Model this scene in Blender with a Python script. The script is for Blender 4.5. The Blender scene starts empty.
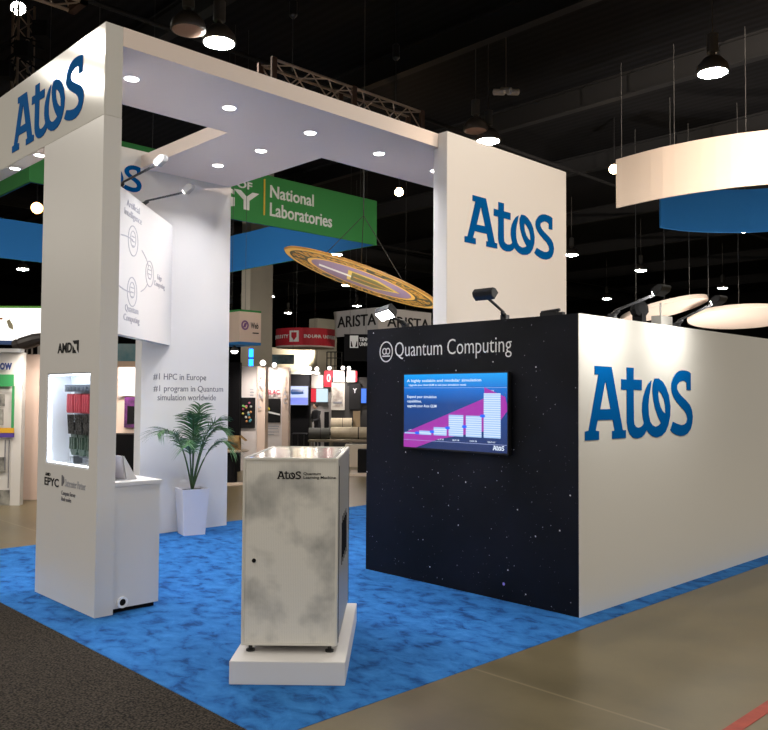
import bpy, bmesh, math, random
from mathutils import Vector, Matrix
random.seed(7)
SC = bpy.context.scene
COL = SC.collection
# ------------------------------------------------------------------ camera
FPX, YAW, PITCH, ROLL, CZ = 816.5, math.radians(135.917), math.radians(2.194), math.radians(0.348), 1.759
F = Vector((math.cos(YAW)*math.cos(PITCH), math.sin(YAW)*math.cos(PITCH), math.sin(PITCH)))
R0 = Vector((math.sin(YAW), -math.cos(YAW), 0)); U0 = R0.cross(F)
RX = R0*math.cos(ROLL) + U0*math.sin(ROLL)
UX = -R0*math.sin(ROLL) + U0*math.cos(ROLL)
CAM = Vector((0, 0, CZ))
cd = bpy.data.cameras.new('camera'); cam = bpy.data.objects.new('camera', cd); COL.objects.link(cam)
cd.sensor_fit = 'HORIZONTAL'; cd.sensor_width = 36; cd.lens = FPX/768*36; cd.clip_start = .05; cd.clip_end = 300
m = Matrix((RX, UX, -F)).transposed().to_4x4(); m.translation = CAM
cam.matrix_world = m
SC.camera = cam
# ------------------------------------------------------------------ world, exposure, hall light
SC.view_settings.view_transform = 'Standard'; SC.view_settings.look = 'None'
SC.view_settings.gamma = 1; SC.view_settings.use_curve_mapping = False
SC.view_settings.exposure = 1.2
w = bpy.data.worlds.new('hall_air'); SC.world = w; w.use_nodes = True
w.node_tree.nodes['Background'].inputs[0].default_value = (.9, .93, 1, 1)
w.node_tree.nodes['Background'].inputs[1].default_value = 0.05
LAMP_R, LAMP_L = .27, 75.0          # radius and radiance of the hall lamps
LAMP_COL = (1, .93, .82)
def hall_light(x, y, z=7.6, k=1.0, col=LAMP_COL):
    l = bpy.data.lights.new('hall_lamp_light', 'AREA'); l.shape = 'DISK'; l.size = 2*LAMP_R
    l.energy = k*LAMP_L*math.pi*math.pi*LAMP_R**2; l.color = col
    o = bpy.data.objects.new('hall_lamp_light', l); COL.objects.link(o); o.location = (x, y, z)
    return o
GX, GY = 6.85, 7.15
for ix in range(-3, 5):
    for iy in range(-3, 4):
        x, y = -11.7+GX*ix, GY*iy
        if (ix, iy) in ((0, 1), (0, 2), (0, 0), (0, 3), (-1, 0), (2, 1)): continue      # these are built as lamps, or moved
        if ix < 0 and iy > 0: continue
        if ix == 1 and iy == 2: continue
        hall_light(x, y, k=1.5 if iy < 0 else (1.4 if ix >= 2 else 1.0))
hall_light(2.6, 11.0, 7.6, 1.6); hall_light(-12.65, 0, 7.45, 1.3); hall_light(-13.5, -.05, 7.15, 1.3)

# ------------------------------------------------------------------ geometry helpers
def at(u, v, D): return CAM + (F + RX*((u-384)/FPX) - UX*((v-365)/FPX))*D
def ray(u, v): return F + RX*((u-384)/FPX) - UX*((v-365)/FPX)
def onX(u, v, x): d = ray(u, v); return CAM + d*(x/d.x)
def onY(u, v, y): d = ray(u, v); return CAM + d*(y/d.y)
def onZ(u, v, z): d = ray(u, v); return CAM + d*((z-CZ)/d.z)
def onN(u, v, p, n):
    d = ray(u, v); n = Vector((n[0], n[1], 0)); return CAM + d*((Vector((p[0], p[1], 0)).dot(n))/d.dot(n))
FH = Vector((F.x, F.y, 0)).normalized(); RH = Vector((R0.x, R0.y, 0)).normalized()
X, Y, Z = Vector((1, 0, 0)), Vector((0, 1, 0)), Vector((0, 0, 1))
E1 = Vector((.70711, .70711, 0)); E2 = Vector((-.70711, .70711, 0))
FRAME = {}
def thing(name, label, cat, loc, rotz=0, group=None):
    o = bpy.data.objects.new(name, None); COL.objects.link(o); o.empty_display_size = .2
    o.location = loc; o.rotation_euler = (0, 0, rotz)
    o['label'] = label; o['category'] = cat
    if group: o['group'] = group
    FRAME[o] = Matrix.Translation(Vector(loc)) @ Matrix.Rotation(rotz, 4, 'Z')
    return o
def link(name, me, mat, parent=None, label=None):
    o = bpy.data.objects.new(name, me); COL.objects.link(o)
    if mat is not None:
        me.materials.clear(); me.materials.append(mat)
    if parent is not None:
        r = parent
        while r.parent: r = r.parent
        me.transform(FRAME[r].inverted()); o.parent = parent
    if label: o['label'] = label
    return o
def part(name, bm, mat, parent=None, label=None, smooth=False, bevel=0):
    bmesh.ops.recalc_face_normals(bm, faces=bm.faces)
    if bevel:
        bmesh.ops.bevel(bm, geom=[e for e in bm.edges if e.calc_face_angle(0) > .5], offset=bevel, segments=2, affect='EDGES', clamp_overlap=True)
    me = bpy.data.meshes.new(name); bm.to_mesh(me); bm.free()
    if smooth:
        for p in me.polygons: p.use_smooth = True
    return link(name, me, mat, parent, label)
def solo(name, bm, mat, label, cat, group=None, smooth=False, bevel=0):
    """a thing that is one mesh, origin at its base"""
    c = sum((v.co for v in bm.verts), Vector())/len(bm.verts); zz = min(v.co.z for v in bm.verts)
    base = Vector((c.x, c.y, zz))
    for v in bm.verts: v.co -= base
    o = part(name, bm, mat, smooth=smooth, bevel=bevel); o.location = base
    FRAME[o] = Matrix.Translation(base)
    o['label'] = label; o['category'] = cat
    if group: o['group'] = group
    return o
def struct(name, bm, mat):
    o = part(name, bm, mat); o['kind'] = 'structure'; return o
def B(): return bmesh.new()
def hexa(bm, p):
    v = [bm.verts.new(q) for q in p]
    for f in ((0, 1, 2, 3), (7, 6, 5, 4), (0, 4, 5, 1), (1, 5, 6, 2), (2, 6, 7, 3), (3, 7, 4, 0)): bm.faces.new([v[i] for i in f])
    return bm
def box(bm, x0, x1, y0, y1, z0, z1):
    return hexa(bm, [(x0, y0, z0), (x1, y0, z0), (x1, y1, z0), (x0, y1, z0), (x0, y0, z1), (x1, y0, z1), (x1, y1, z1), (x0, y1, z1)])
def obox(bm, o, u, v, w):
    o, u, v, w = map(Vector, (o, u, v, w))
    return hexa(bm, [o, o+u, o+u+v, o+v, o+w, o+u+w, o+u+v+w, o+v+w])
def prism(bm, pts, ext):
    ext = Vector(ext); a = [bm.verts.new(p) for p in pts]; b = [bm.verts.new(Vector(p)+ext) for p in pts]
    bm.faces.new(a); bm.faces.new(b[::-1])
    n = len(pts)
    for i in range(n): bm.faces.new([a[i], a[(i+1) % n], b[(i+1) % n], b[i]])
    return bm
def frame_of(d):
    d = Vector(d).normalized(); a = Vector((0, 0, 1)) if abs(d.z) < .9 else Vector((1, 0, 0))
    u = d.cross(a).normalized(); return u, d.cross(u)
def lathe(bm, c, axis, prof, n=20):
    """prof: (radius, distance along the axis)"""
    axis = Vector(axis).normalized(); u, v = frame_of(axis); rings = []
    for r, h in prof:
        rings.append([bm.verts.new(Vector(c)+axis*h+(u*math.cos(2*math.pi*i/n)+v*math.sin(2*math.pi*i/n))*max(r, 1e-4)) for i in range(n)])
    for a, b in zip(rings, rings[1:]):
        for i in range(n): bm.faces.new([a[i], a[(i+1) % n], b[(i+1) % n], b[i]])
    bm.faces.new(rings[0][::-1]); bm.faces.new(rings[-1])
    return bm
def cyl(bm, p, q, r, n=12, r2=None):
    p, q = Vector(p), Vector(q); return lathe(bm, p, q-p, [(r, 0), (r if r2 is None else r2, (q-p).length)], n)
def tube(bm, pts, r, n=6):
    pts = [Vector(p) for p in pts]; rings = []
    for i, p in enumerate(pts):
        d = pts[min(i+1, len(pts)-1)]-pts[max(i-1, 0)]; u, v = frame_of(d)
        rr = r(i/(len(pts)-1)) if callable(r) else r
        rings.append([bm.verts.new(p+(u*math.cos(2*math.pi*k/n)+v*math.sin(2*math.pi*k/n))*rr) for k in range(n)])
    for a, b in zip(rings, rings[1:]):
        for k in range(n): bm.faces.new([a[k], a[(k+1) % n], b[(k+1) % n], b[k]])
    bm.faces.new(rings[0][::-1]); bm.faces.new(rings[-1]); return bm
def strip(bm, pts, h, th):
    """upright curved band along pts (bottom edge), height h, thickness th"""
    pts = [Vector(p) for p in pts]; rows = []
    for i, p in enumerate(pts):
        d = pts[min(i+1, len(pts)-1)]-pts[max(i-1, 0)]; n = Vector((-d.y, d.x, 0)).normalized()
        rows.append([bm.verts.new(q) for q in (p, p+n*th, p+n*th+Z*h, p+Z*h)])
    for a, b in zip(rows, rows[1:]):
        for k in range(4): bm.faces.new([a[k], a[(k+1) % 4], b[(k+1) % 4], b[k]])
    bm.faces.new(rows[0]); bm.faces.new(rows[-1][::-1]); return bm
def fbox(bm, u0, u1, v0, v1, D, th=.06, z0=None, z1=None):
    """an upright panel that faces the aisle, th thick, D metres into the hall"""
    a, b = at(u0, v1, D), at(u1, v1, D); c = at(u0, v0, D)
    o = Vector((a.x, a.y, a.z if z0 is None else z0)); wv = (b-a).dot(RH)
    top = c.z if z1 is None else z1
    return obox(bm, o, RH*wv, FH*th, Z*(top-o.z))
def curve_mesh(cu, to):
    o = bpy.data.objects.new('t', cu); me = bpy.data.meshes.new_from_object(o)
    bpy.data.objects.remove(o); bpy.data.curves.remove(cu)
    for v in me.vertices: v.co = to(v.co)
    return me
def text(name, body, mat, parent, org, u, v, w=None, h=None, th=.004, bold=0., label=None, spacing=1., align='LEFT', line=1.):
    """lettering raised th from its panel; org = lower left corner of the block, w x h its size"""
    cu = bpy.data.curves.new(name, 'FONT'); cu.body = body; cu.size = 1; cu.offset = bold; cu.extrude = .5
    cu.space_character = spacing; cu.align_x = align; cu.resolution_u = 3; cu.space_line = line
    u, v = Vector(u).normalized(), Vector(v).normalized(); n = u.cross(v); org = Vector(org)
    me = curve_mesh(cu, lambda c: c)
    xs = [q.co.x for q in me.vertices]; ys = [q.co.y for q in me.vertices]
    x0, x1, y0, y1 = min(xs), max(xs), min(ys), max(ys)
    sx = w/(x1-x0) if w else None; sy = h/(y1-y0) if h else None
    sx = sx or sy; sy = sy or sx
    for q in me.vertices: q.co = org+u*((q.co.x-x0)*sx)+v*((q.co.y-y0)*sy)+n*(q.co.z*th+th*.5-.001)
    return link(name, me, mat, parent, label)
LOGO = dict(
A=[(0.078,0.324),(0.216,0.324),(0.31,0.043),(0.337,0.042),(0.337,0.007),(0.219,0.006),(0.219,0.041),(0.24,0.042),(0.225,0.09),(0.101,0.091),(0.084,0.046),(0.111,0.043),(0.111,0.006),(0.0,0.006),(0.0,0.044),(0.029,0.047),(0.108,0.287),(0.078,0.287)],
Ah=[(0.164,0.261),(0.207,0.138),(0.121,0.137)],
TO=[(0.347,0.325),(0.409,0.325),(0.408,0.271),(0.483,0.271),(0.482,0.223),(0.408,0.225),(0.409,0.087),(0.413,0.066),(0.427,0.055),(0.447,0.05),(0.473,0.053),(0.49,0.06),(0.502,0.07),(0.491,0.097),(0.485,0.126),(0.487,0.162),(0.496,0.191),(0.516,0.224),(0.541,0.251),(0.574,0.27),(0.565,0.232),(0.552,0.195),(0.544,0.154),(0.547,0.11),(0.56,0.077),(0.582,0.059),(0.612,0.051),(0.643,0.057),(0.666,0.067),(0.636,0.098),(0.61,0.136),(0.593,0.176),(0.584,0.217),(0.586,0.25),(0.605,0.28),(0.643,0.281),(0.681,0.268),(0.717,0.241),(0.745,0.203),(0.762,0.146),(0.758,0.101),(0.74,0.059),(0.712,0.026),(0.673,0.007),(0.624,0.0),(0.581,0.007),(0.549,0.021),(0.527,0.038),(0.507,0.019),(0.479,0.006),(0.439,0.001),(0.401,0.006),(0.372,0.022),(0.354,0.046),(0.346,0.077),(0.346,0.224),(0.298,0.224),(0.299,0.271),(0.347,0.27)],
Eh=[(0.642,0.225),(0.67,0.209),(0.693,0.186),(0.708,0.154),(0.711,0.112),(0.687,0.122),(0.663,0.143),(0.646,0.173),(0.64,0.203)],
S=[(0.934,0.228),(0.98,0.228),(0.981,0.313),(0.961,0.321),(0.927,0.326),(0.885,0.327),(0.851,0.321),(0.818,0.307),(0.792,0.285),(0.775,0.261),(0.771,0.238),(0.777,0.215),(0.797,0.19),(0.826,0.169),(0.865,0.147),(0.905,0.127),(0.931,0.105),(0.94,0.083),(0.931,0.066),(0.909,0.057),(0.877,0.054),(0.83,0.061),(0.787,0.072),(0.759,0.032),(0.781,0.019),(0.816,0.008),(0.862,0.0),(0.904,0.001),(0.943,0.011),(0.975,0.032),(0.994,0.062),(1.0,0.094),(0.99,0.129),(0.966,0.155),(0.929,0.175),(0.882,0.196),(0.849,0.215),(0.832,0.234),(0.833,0.252),(0.854,0.266),(0.884,0.274),(0.914,0.274),(0.934,0.265)])
def logo(name, mat, parent, org, u, v, w, th=.006, label=None):
    cu = bpy.data.curves.new(name, 'CURVE'); cu.dimensions = '2D'; cu.fill_mode = 'BOTH'; cu.extrude = .5
    for P in LOGO.values():
        s = cu.splines.new('POLY'); s.points.add(len(P)-1); s.use_cyclic_u = True
        for q, p in zip(s.points, P): q.co = (p[0], p[1], 0, 1)
    u, v = Vector(u).normalized(), Vector(v).normalized(); n = u.cross(v); org = Vector(org)
    me = curve_mesh(cu, lambda c: org+u*(c.x*w)+v*(c.y*w)+n*(c.z*th+th*.5-.001))
    return link(name, me, mat, parent, label)
def copy_tree(o, parent=None):
    c = o.copy(); COL.objects.link(c)
    if parent is not None: c.parent = parent
    for ch in o.children: copy_tree(ch, c)
    return c

# ------------------------------------------------------------------ materials
MATS = {}
def mat(name, col, rough=.6, metal=0., emit=None, es=1., spec=.5, trans=0., bump=0., bscale=40., var=None, vscale=3., coat=0., alpha=1.):
    """var: second colour mixed in by noise; bump: fine noise relief"""
    if name in MATS: return MATS[name]
    M = bpy.data.materials.new(name); M.use_nodes = True; nt = M.node_tree; p = nt.nodes['Principled BSDF']
    p.inputs['Base Color'].default_value = (*col, 1); p.inputs['Roughness'].default_value = rough
    p.inputs['Metallic'].default_value = metal; p.inputs['Specular IOR Level'].default_value = spec
    p.inputs['Transmission Weight'].default_value = trans; p.inputs['Coat Weight'].default_value = coat
    p.inputs['Alpha'].default_value = alpha
    if emit:
        p.inputs['Emission Color'].default_value = (*emit, 1); p.inputs['Emission Strength'].default_value = es
    tc = nt.nodes.new('ShaderNodeTexCoord')
    if var:
        n = nt.nodes.new('ShaderNodeTexNoise'); n.inputs['Scale'].default_value = vscale; n.inputs['Detail'].default_value = 5
        r = nt.nodes.new('ShaderNodeValToRGB'); r.color_ramp.elements[0].position = .35; r.color_ramp.elements[1].position = .68
        r.color_ramp.elements[0].color = (*col, 1); r.color_ramp.elements[1].color = (*var, 1)
        nt.links.new(tc.outputs['Object'], n.inputs['Vector']); nt.links.new(n.outputs['Fac'], r.inputs['Fac'])
        nt.links.new(r.outputs['Color'], p.inputs['Base Color'])
    if bump:
        n = nt.nodes.new('ShaderNodeTexNoise'); n.inputs['Scale'].default_value = bscale; n.inputs['Detail'].default_value = 3
        b = nt.nodes.new('ShaderNodeBump'); b.inputs['Strength'].default_value = bump; b.inputs['Distance'].default_value = .02
        nt.links.new(tc.outputs['Object'], n.inputs['Vector']); nt.links.new(n.outputs['Fac'], b.inputs['Height']); nt.links.new(b.outputs['Normal'], p.inputs['Normal'])
    MATS[name] = M; return M
def nodes(M): return M.node_tree, M.node_tree.nodes['Principled BSDF']
white = mat('white_laminate', (.74, .72, .70), .34, bump=.02, bscale=6)
white_g = mat('white_gloss_panel', (.74, .72, .68), .13)
canopy_white = mat('canopy_white', (.92, .78, .70), .5)
white_m = mat('white_matte', (.75, .73, .72), .6)
blue = mat('logo_blue', (.0, .095, .33), .75, spec=.02)
ink = mat('black_ink', (.012, .012, .013), .6, spec=.15)
grey_ink = mat('grey_ink', (.16, .16, .18), .5)
faint_ink = mat('faint_grey_ink', (.42, .42, .46), .5)
white_ink = mat('white_ink', (.85, .85, .85), .5)
black = mat('black_paint', (.008, .008, .009), .8, spec=.12)
black_metal = mat('black_metal', (.02, .02, .022), .35, .3)
black_cloth = mat('black_cloth', (.007, .007, .008), .95, bump=.3, spec=.08)
wire_m = mat('dark_wire', (.06, .06, .06), .6)
steel = mat('steel_tube', (.35, .33, .31), .4, .8)
truss_m = mat('truss_aluminium', (.32, .25, .2), .45, .7)
beige = mat('pillar_paint', (.42, .37, .29), .8, var=(.36, .32, .25), vscale=.6)
peach = mat('peach_panel', (.72, .56, .47), .5)
glow = mat('lamp_glow', (1, 1, 1), .5, emit=(1, .95, .85), es=LAMP_L)
glow_s = mat('spot_glow', (1, 1, 1), .5, emit=(1, .97, .92), es=25)
glow_d = mat('downlight_glow', (1, 1, 1), .5, emit=(1, .97, .95), es=8)
glow_o = mat('tungsten_glow', (1, .8, .5), .5, emit=(1, .62, .3), es=40)
housing = mat('lamp_housing', (.10, .085, .075), .5, .3)
blue_cloth = mat('blue_fabric', (.015, .18, .50), .8)
green_cloth = mat('green_fabric', (.035, .27, .06), .7)
yellow = mat('yellow_ink', (.75, .5, .03), .5)
red = mat('red_fabric', (.55, .01, .03), .6)
gold = mat('gold_print', (.75, .42, .08), .5, var=(.45, .2, .04), vscale=9)
purple = mat('purple_print', (.28, .2, .33), .6)

# blue carpet: plush with darker brushed patches
carpet = mat('blue_plush', (.05, .22, .62), .9, spec=.15)
nt, p = nodes(carpet)
tc = nt.nodes.new('ShaderNodeTexCoord'); mp = nt.nodes.new('ShaderNodeMapping'); mp.inputs['Rotation'].default_value = (0, 0, .75); mp.inputs['Scale'].default_value = (1, 1.45, 1)
n1 = nt.nodes.new('ShaderNodeTexNoise'); n1.inputs['Scale'].default_value = 5.2; n1.inputs['Detail'].default_value = 6; n1.inputs['Roughness'].default_value = .6; n1.inputs['Distortion'].default_value = .4
r1 = nt.nodes.new('ShaderNodeValToRGB'); cr = r1.color_ramp
cr.elements[0].position = .34; cr.elements[0].color = (.008, .06, .21, 1); cr.elements[1].position = .48; cr.elements[1].color = (.023, .145, .43, 1)
e = cr.elements.new(.7); e.color = (.044, .215, .56, 1)
n2 = nt.nodes.new('ShaderNodeTexNoise'); n2.inputs['Scale'].default_value = 160; n2.inputs['Detail'].default_value = 2
ad = nt.nodes.new('ShaderNodeMath'); ad.operation = 'MULTIPLY_ADD'; ad.inputs[1].default_value = .35
bp = nt.nodes.new('ShaderNodeBump'); bp.inputs['Strength'].default_value = .5; bp.inputs['Distance'].default_value = .02
L = nt.links.new
L(tc.outputs['Object'], mp.inputs['Vector']); L(mp.outputs[0], n1.inputs['Vector']); L(tc.outputs['Object'], n2.inputs['Vector'])
L(n1.outputs['Fac'], r1.inputs['Fac']); L(r1.outputs['Color'], p.inputs['Base Color'])
L(n2.outputs['Fac'], ad.inputs[0]); L(n1.outputs['Fac'], ad.inputs[2]); L(ad.outputs[0], bp.inputs['Height']); L(bp.outputs['Normal'], p.inputs['Normal'])
# dark aisle carpet
aisle = mat('aisle_carpet', (.035, .03, .026), .95, spec=.1)
nt, p = nodes(aisle); L = nt.links.new
tc = nt.nodes.new('ShaderNodeTexCoord'); n1 = nt.nodes.new('ShaderNodeTexNoise'); n1.inputs['Scale'].default_value = 75; n1.inputs['Detail'].default_value = 3
r1 = nt.nodes.new('ShaderNodeValToRGB'); cr = r1.color_ramp; cr.elements[0].position = .36; cr.elements[0].color = (.009, .008, .008, 1); cr.elements[1].position = .68; cr.elements[1].color = (.078, .064, .05, 1)
bp = nt.nodes.new('ShaderNodeBump'); bp.inputs['Strength'].default_value = .6; bp.inputs['Distance'].default_value = .01
L(tc.outputs['Object'], n1.inputs['Vector']); L(n1.outputs['Fac'], r1.inputs['Fac']); L(r1.outputs['Color'], p.inputs['Base Color']); L(n1.outputs['Fac'], bp.inputs['Height']); L(bp.outputs['Normal'], p.inputs['Normal'])
# polished concrete with stains and saw-cut joints
conc = mat('polished_concrete', (.25, .2, .12), .28)
nt, p = nodes(conc); L = nt.links.new
tc = nt.nodes.new('ShaderNodeTexCoord'); n1 = nt.nodes.new('ShaderNodeTexNoise'); n1.inputs['Scale'].default_value = 1.3; n1.inputs['Detail'].default_value = 8; n1.inputs['Roughness'].default_value = .6
r1 = nt.nodes.new('ShaderNodeValToRGB'); cr = r1.color_ramp; cr.elements[0].position = .35; cr.elements[0].color = (.115, .093, .05, 1); cr.elements[1].position = .7; cr.elements[1].color = (.19, .152, .085, 1)
bk = nt.nodes.new('ShaderNodeTexBrick'); bk.offset = 0; bk.inputs['Scale'].default_value = 1; bk.inputs['Brick Width'].default_value = 100; bk.inputs['Row Height'].default_value = 4.6
bk.inputs['Mortar Size'].default_value = .012; bk.inputs['Mortar Smooth'].default_value = .3
bk.inputs['Color1'].default_value = bk.inputs['Color2'].default_value = (0, 0, 0, 1); bk.inputs['Mortar'].default_value = (1, 1, 1, 1)
mp = nt.nodes.new('ShaderNodeMapping'); mp.inputs['Location'].default_value = (70.0, -4.155, 0)
mx = nt.nodes.new('ShaderNodeMix'); mx.data_type = 'RGBA'; mx.inputs['B'].default_value = (.27, .22, .14, 1)
mm = nt.nodes.new('ShaderNodeMath'); mm.operation = 'MULTIPLY'; mm.inputs[1].default_value = .7
mr = nt.nodes.new('ShaderNodeMapRange'); mr.inputs['To Min'].default_value = .22; mr.inputs['To Max'].default_value = .42
L(tc.outputs['Object'], n1.inputs['Vector']); L(n1.outputs['Fac'], r1.inputs['Fac']); L(tc.outputs['Object'], mp.inputs['Vector']); L(mp.outputs[0], bk.inputs['Vector'])
L(bk.outputs['Color'], mm.inputs[0]); L(mm.outputs[0], mx.inputs['Factor']); L(r1.outputs['Color'], mx.inputs['A']); L(mx.outputs['Result'], p.inputs['Base Color'])
L(n1.outputs['Fac'], mr.inputs['Value']); L(mr.outputs[0], p.inputs['Roughness'])
# corrugated black ceiling deck
deck = mat('black_deck', (.004, .004, .005), .8, spec=.15)
nt, p = nodes(deck); L = nt.links.new
tc = nt.nodes.new('ShaderNodeTexCoord'); wv = nt.nodes.new('ShaderNodeTexWave'); wv.bands_direction = 'Y'; wv.inputs['Scale'].default_value = 1.2
r1 = nt.nodes.new('ShaderNodeValToRGB'); r1.color_ramp.elements[0].color = (.0025, .0025, .003, 1); r1.color_ramp.elements[1].color = (.0065, .0065, .008, 1)
L(tc.outputs['Object'], wv.inputs['Vector']); L(wv.outputs['Fac'], r1.inputs['Fac']); L(r1.outputs['Color'], p.inputs['Base Color'])
# printed starfield on near-black panel
stars = mat('starfield_print', (.012, .014, .02), .5, spec=.2)
nt, p = nodes(stars); L = nt.links.new
tc = nt.nodes.new('ShaderNodeTexCoord'); last = None
n0 = nt.nodes.new('ShaderNodeTexNoise'); n0.inputs['Scale'].default_value = 1.4; n0.inputs['Detail'].default_value = 4
r0 = nt.nodes.new('ShaderNodeValToRGB'); r0.color_ramp.elements[0].position = .35; r0.color_ramp.elements[0].color = (.003, .0035, .006, 1); r0.color_ramp.elements[1].position = .75; r0.color_ramp.elements[1].color = (.009, .010, .018, 1)
L(tc.outputs['Object'], n0.inputs['Vector']); L(n0.outputs['Fac'], r0.inputs['Fac']); last = r0.outputs['Color']
for sc, th, keep, col in ((9, .062, .5, (.75, .75, .8, 1)), (16, .07, .6, (.35, .36, .42, 1)), (3.2, .045, .6, (.35, .3, .95, 1)), (28, .085, .6, (.13, .13, .17, 1))):
    vo = nt.nodes.new('ShaderNodeTexVoronoi'); vo.inputs['Scale'].default_value = sc
    a = nt.nodes.new('ShaderNodeMath'); a.operation = 'LESS_THAN'; a.inputs[1].default_value = th
    s = nt.nodes.new('ShaderNodeSeparateColor'); b = nt.nodes.new('ShaderNodeMath'); b.operation = 'GREATER_THAN'; b.inputs[1].default_value = keep
    c = nt.nodes.new('ShaderNodeMath'); c.operation = 'MULTIPLY'
    mx = nt.nodes.new('ShaderNodeMix'); mx.data_type = 'RGBA'; mx.inputs['B'].default_value = col
    L(tc.outputs['Object'], vo.inputs['Vector']); L(vo.outputs['Distance'], a.inputs[0]); L(vo.outputs['Color'], s.inputs[0]); L(s.outputs[0], b.inputs[0])
    L(a.outputs[0], c.inputs[0]); L(b.outputs[0], c.inputs[1]); L(c.outputs[0], mx.inputs['Factor']); L(last, mx.inputs['A']); last = mx.outputs['Result']
L(last, p.inputs['Base Color'])
# perforated silver door of the machine
perf = mat('perforated_aluminium', (.5, .49, .46), .45, .0)
nt, p = nodes(perf); L = nt.links.new
tc = nt.nodes.new('ShaderNodeTexCoord'); n1 = nt.nodes.new('ShaderNodeTexNoise'); n1.inputs['Scale'].default_value = 3.6; n1.inputs['Detail'].default_value = 5; n1.inputs['Distortion'].default_value = .2
r1 = nt.nodes.new('ShaderNodeValToRGB'); cr = r1.color_ramp; cr.elements[0].position = .3; cr.elements[0].color = (.36, .36, .35, 1); cr.elements[1].position = .55; cr.elements[1].color = (.76, .74, .69, 1)
n3 = nt.nodes.new('ShaderNodeTexVoronoi'); n3.inputs['Scale'].default_value = 130; n3.inputs['Randomness'].default_value = 0
r3 = nt.nodes.new('ShaderNodeMapRange'); r3.inputs['From Min'].default_value = .2; r3.inputs['From Max'].default_value = .32; r3.inputs['To Min'].default_value = .7; r3.inputs['To Max'].default_value = 1
mx = nt.nodes.new('ShaderNodeMix'); mx.data_type = 'RGBA'; mx.blend_type = 'MULTIPLY'; mx.inputs['Factor'].default_value = 1
L(tc.outputs['Object'], n1.inputs['Vector']); L(n1.outputs['Fac'], r1.inputs['Fac']); L(tc.outputs['Object'], n3.inputs['Vector']); L(n3.outputs['Distance'], r3.inputs['Value'])
L(r1.outputs['Color'], mx.inputs['A']); L(r3.outputs[0], mx.inputs['B']); L(mx.outputs['Result'], p.inputs['Base Color'])
alu = mat('bright_aluminium', (.72, .70, .65), .35, .1)
topm = mat('mirror_top', (.62, .6, .56), .13, .6)
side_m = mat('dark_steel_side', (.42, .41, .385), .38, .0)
# tv picture: blue that deepens towards the bottom
tvm = mat('tv_picture', (0, 0, 0), .25)
nt, p = nodes(tvm); L = nt.links.new
tc = nt.nodes.new('ShaderNodeTexCoord'); sx = nt.nodes.new('ShaderNodeSeparateXYZ'); r1 = nt.nodes.new('ShaderNodeValToRGB'); cr = r1.color_ramp
cr.elements[0].position = .0; cr.elements[0].color = (.02, .035, .12, 1); cr.elements[1].position = 1; cr.elements[1].color = (.01, .33, .85, 1)
e = cr.elements.new(.6); e.color = (.012, .06, .25, 1); e = cr.elements.new(.78); e.color = (.01, .14, .55, 1)
L(tc.outputs['Generated'], sx.inputs[0]); L(sx.outputs['Z'], r1.inputs['Fac']); L(r1.outputs['Color'], p.inputs['Emission Color']); p.inputs['Emission Strength'].default_value = .5
def lit(name, col, es=.55): return mat(name, (0.02, .02, .02), .4, emit=col, es=es)
scr_white = lit('screen_white', (.7, .8, .95), .5); scr_bar = lit('screen_bar', (.34, .52, .82), .5); scr_mag = lit('screen_magenta', (.3, .02, .32)); scr_blue = lit('screen_bright_blue', (.0, .12, 1)); scr_line = lit('screen_line', (.3, .35, .6))

# ------------------------------------------------------------------ the hall
struct('floor', box(B(), -64, 22, -26, 64, -.3, 0), conc)
struct('ceiling', box(B(), -64, 22, -26, 64, 10, 10.3), deck)
hallm = mat('hall_wall_paint', (.010, .010, .010), .9, spec=.1)
struct('wall_left', box(B(), -64.3, -64, -26, 64, 0, 10), hallm)
struct('wall_back', box(B(), -64, 22, 64, 64.3, 0, 10), hallm)
struct('wall_right', box(B(), 22, 22.3, -26, 64, 0, 10), hallm)
struct('wall_front', box(B(), -64, 22, -26.3, -26, 0, 10), hallm)
beam_m = mat('roof_beam_paint', (.017, .017, .018), .7, spec=.2)
for i, y in enumerate((3.2, 8.6, 13.6, 18.6, 24.0, 31, 38, 46, 55)):
    b = B()
    box(b, -63.9, 21.9, y-.12, y+.12, 9.4, 9.45); box(b, -63.9, 21.9, y-.02, y+.02, 9.45, 9.98); box(b, -63.9, 21.9, y-.1, y+.1, 9.95, 10)
    o = struct('ceiling_beam', b, beam_m)
for x in (-14.6, -28.5, -42):
    b = B(); cyl(b, (x, -20, 9.1), (x, 62, 9.1), .05, 8); struct('ceiling_conduit', b, beam_m)
b = B(); lathe(b, (-30, 6, 8.9), (0, 1, 0), [(.45, 0), (.45, 50)], 18)
for k in range(9): lathe(b, (-30, 6.2+k*6, 8.9), (0, 1, 0), [(.49, 0), (.49, .12)], 18)
struct('ceiling_duct', b, beam_m)

# carpets and floor marks
b = B(); box(b, -9.72, -3.45, 2.53, 14.4, 0, .003)
solo('booth_carpet', b, carpet, 'bright blue plush carpet covering the exhibition booth floor', 'carpet')
b = B(); box(b, -13.5, -3.46, -6, 2.525, 0, .003)
solo('aisle_carpet', b, aisle, 'dark brown speckled aisle carpet at the lower left', 'carpet')
tape = mat('red_tape', (.42, .07, .045), .6, var=(.32, .05, .035), vscale=14)
b = B(); box(b, -1.905, -1.83, 2.6, 8.2, 0, .003)
solo('floor_tape', b, tape, 'red tape line on the concrete at the lower right corner', 'tape')

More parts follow.
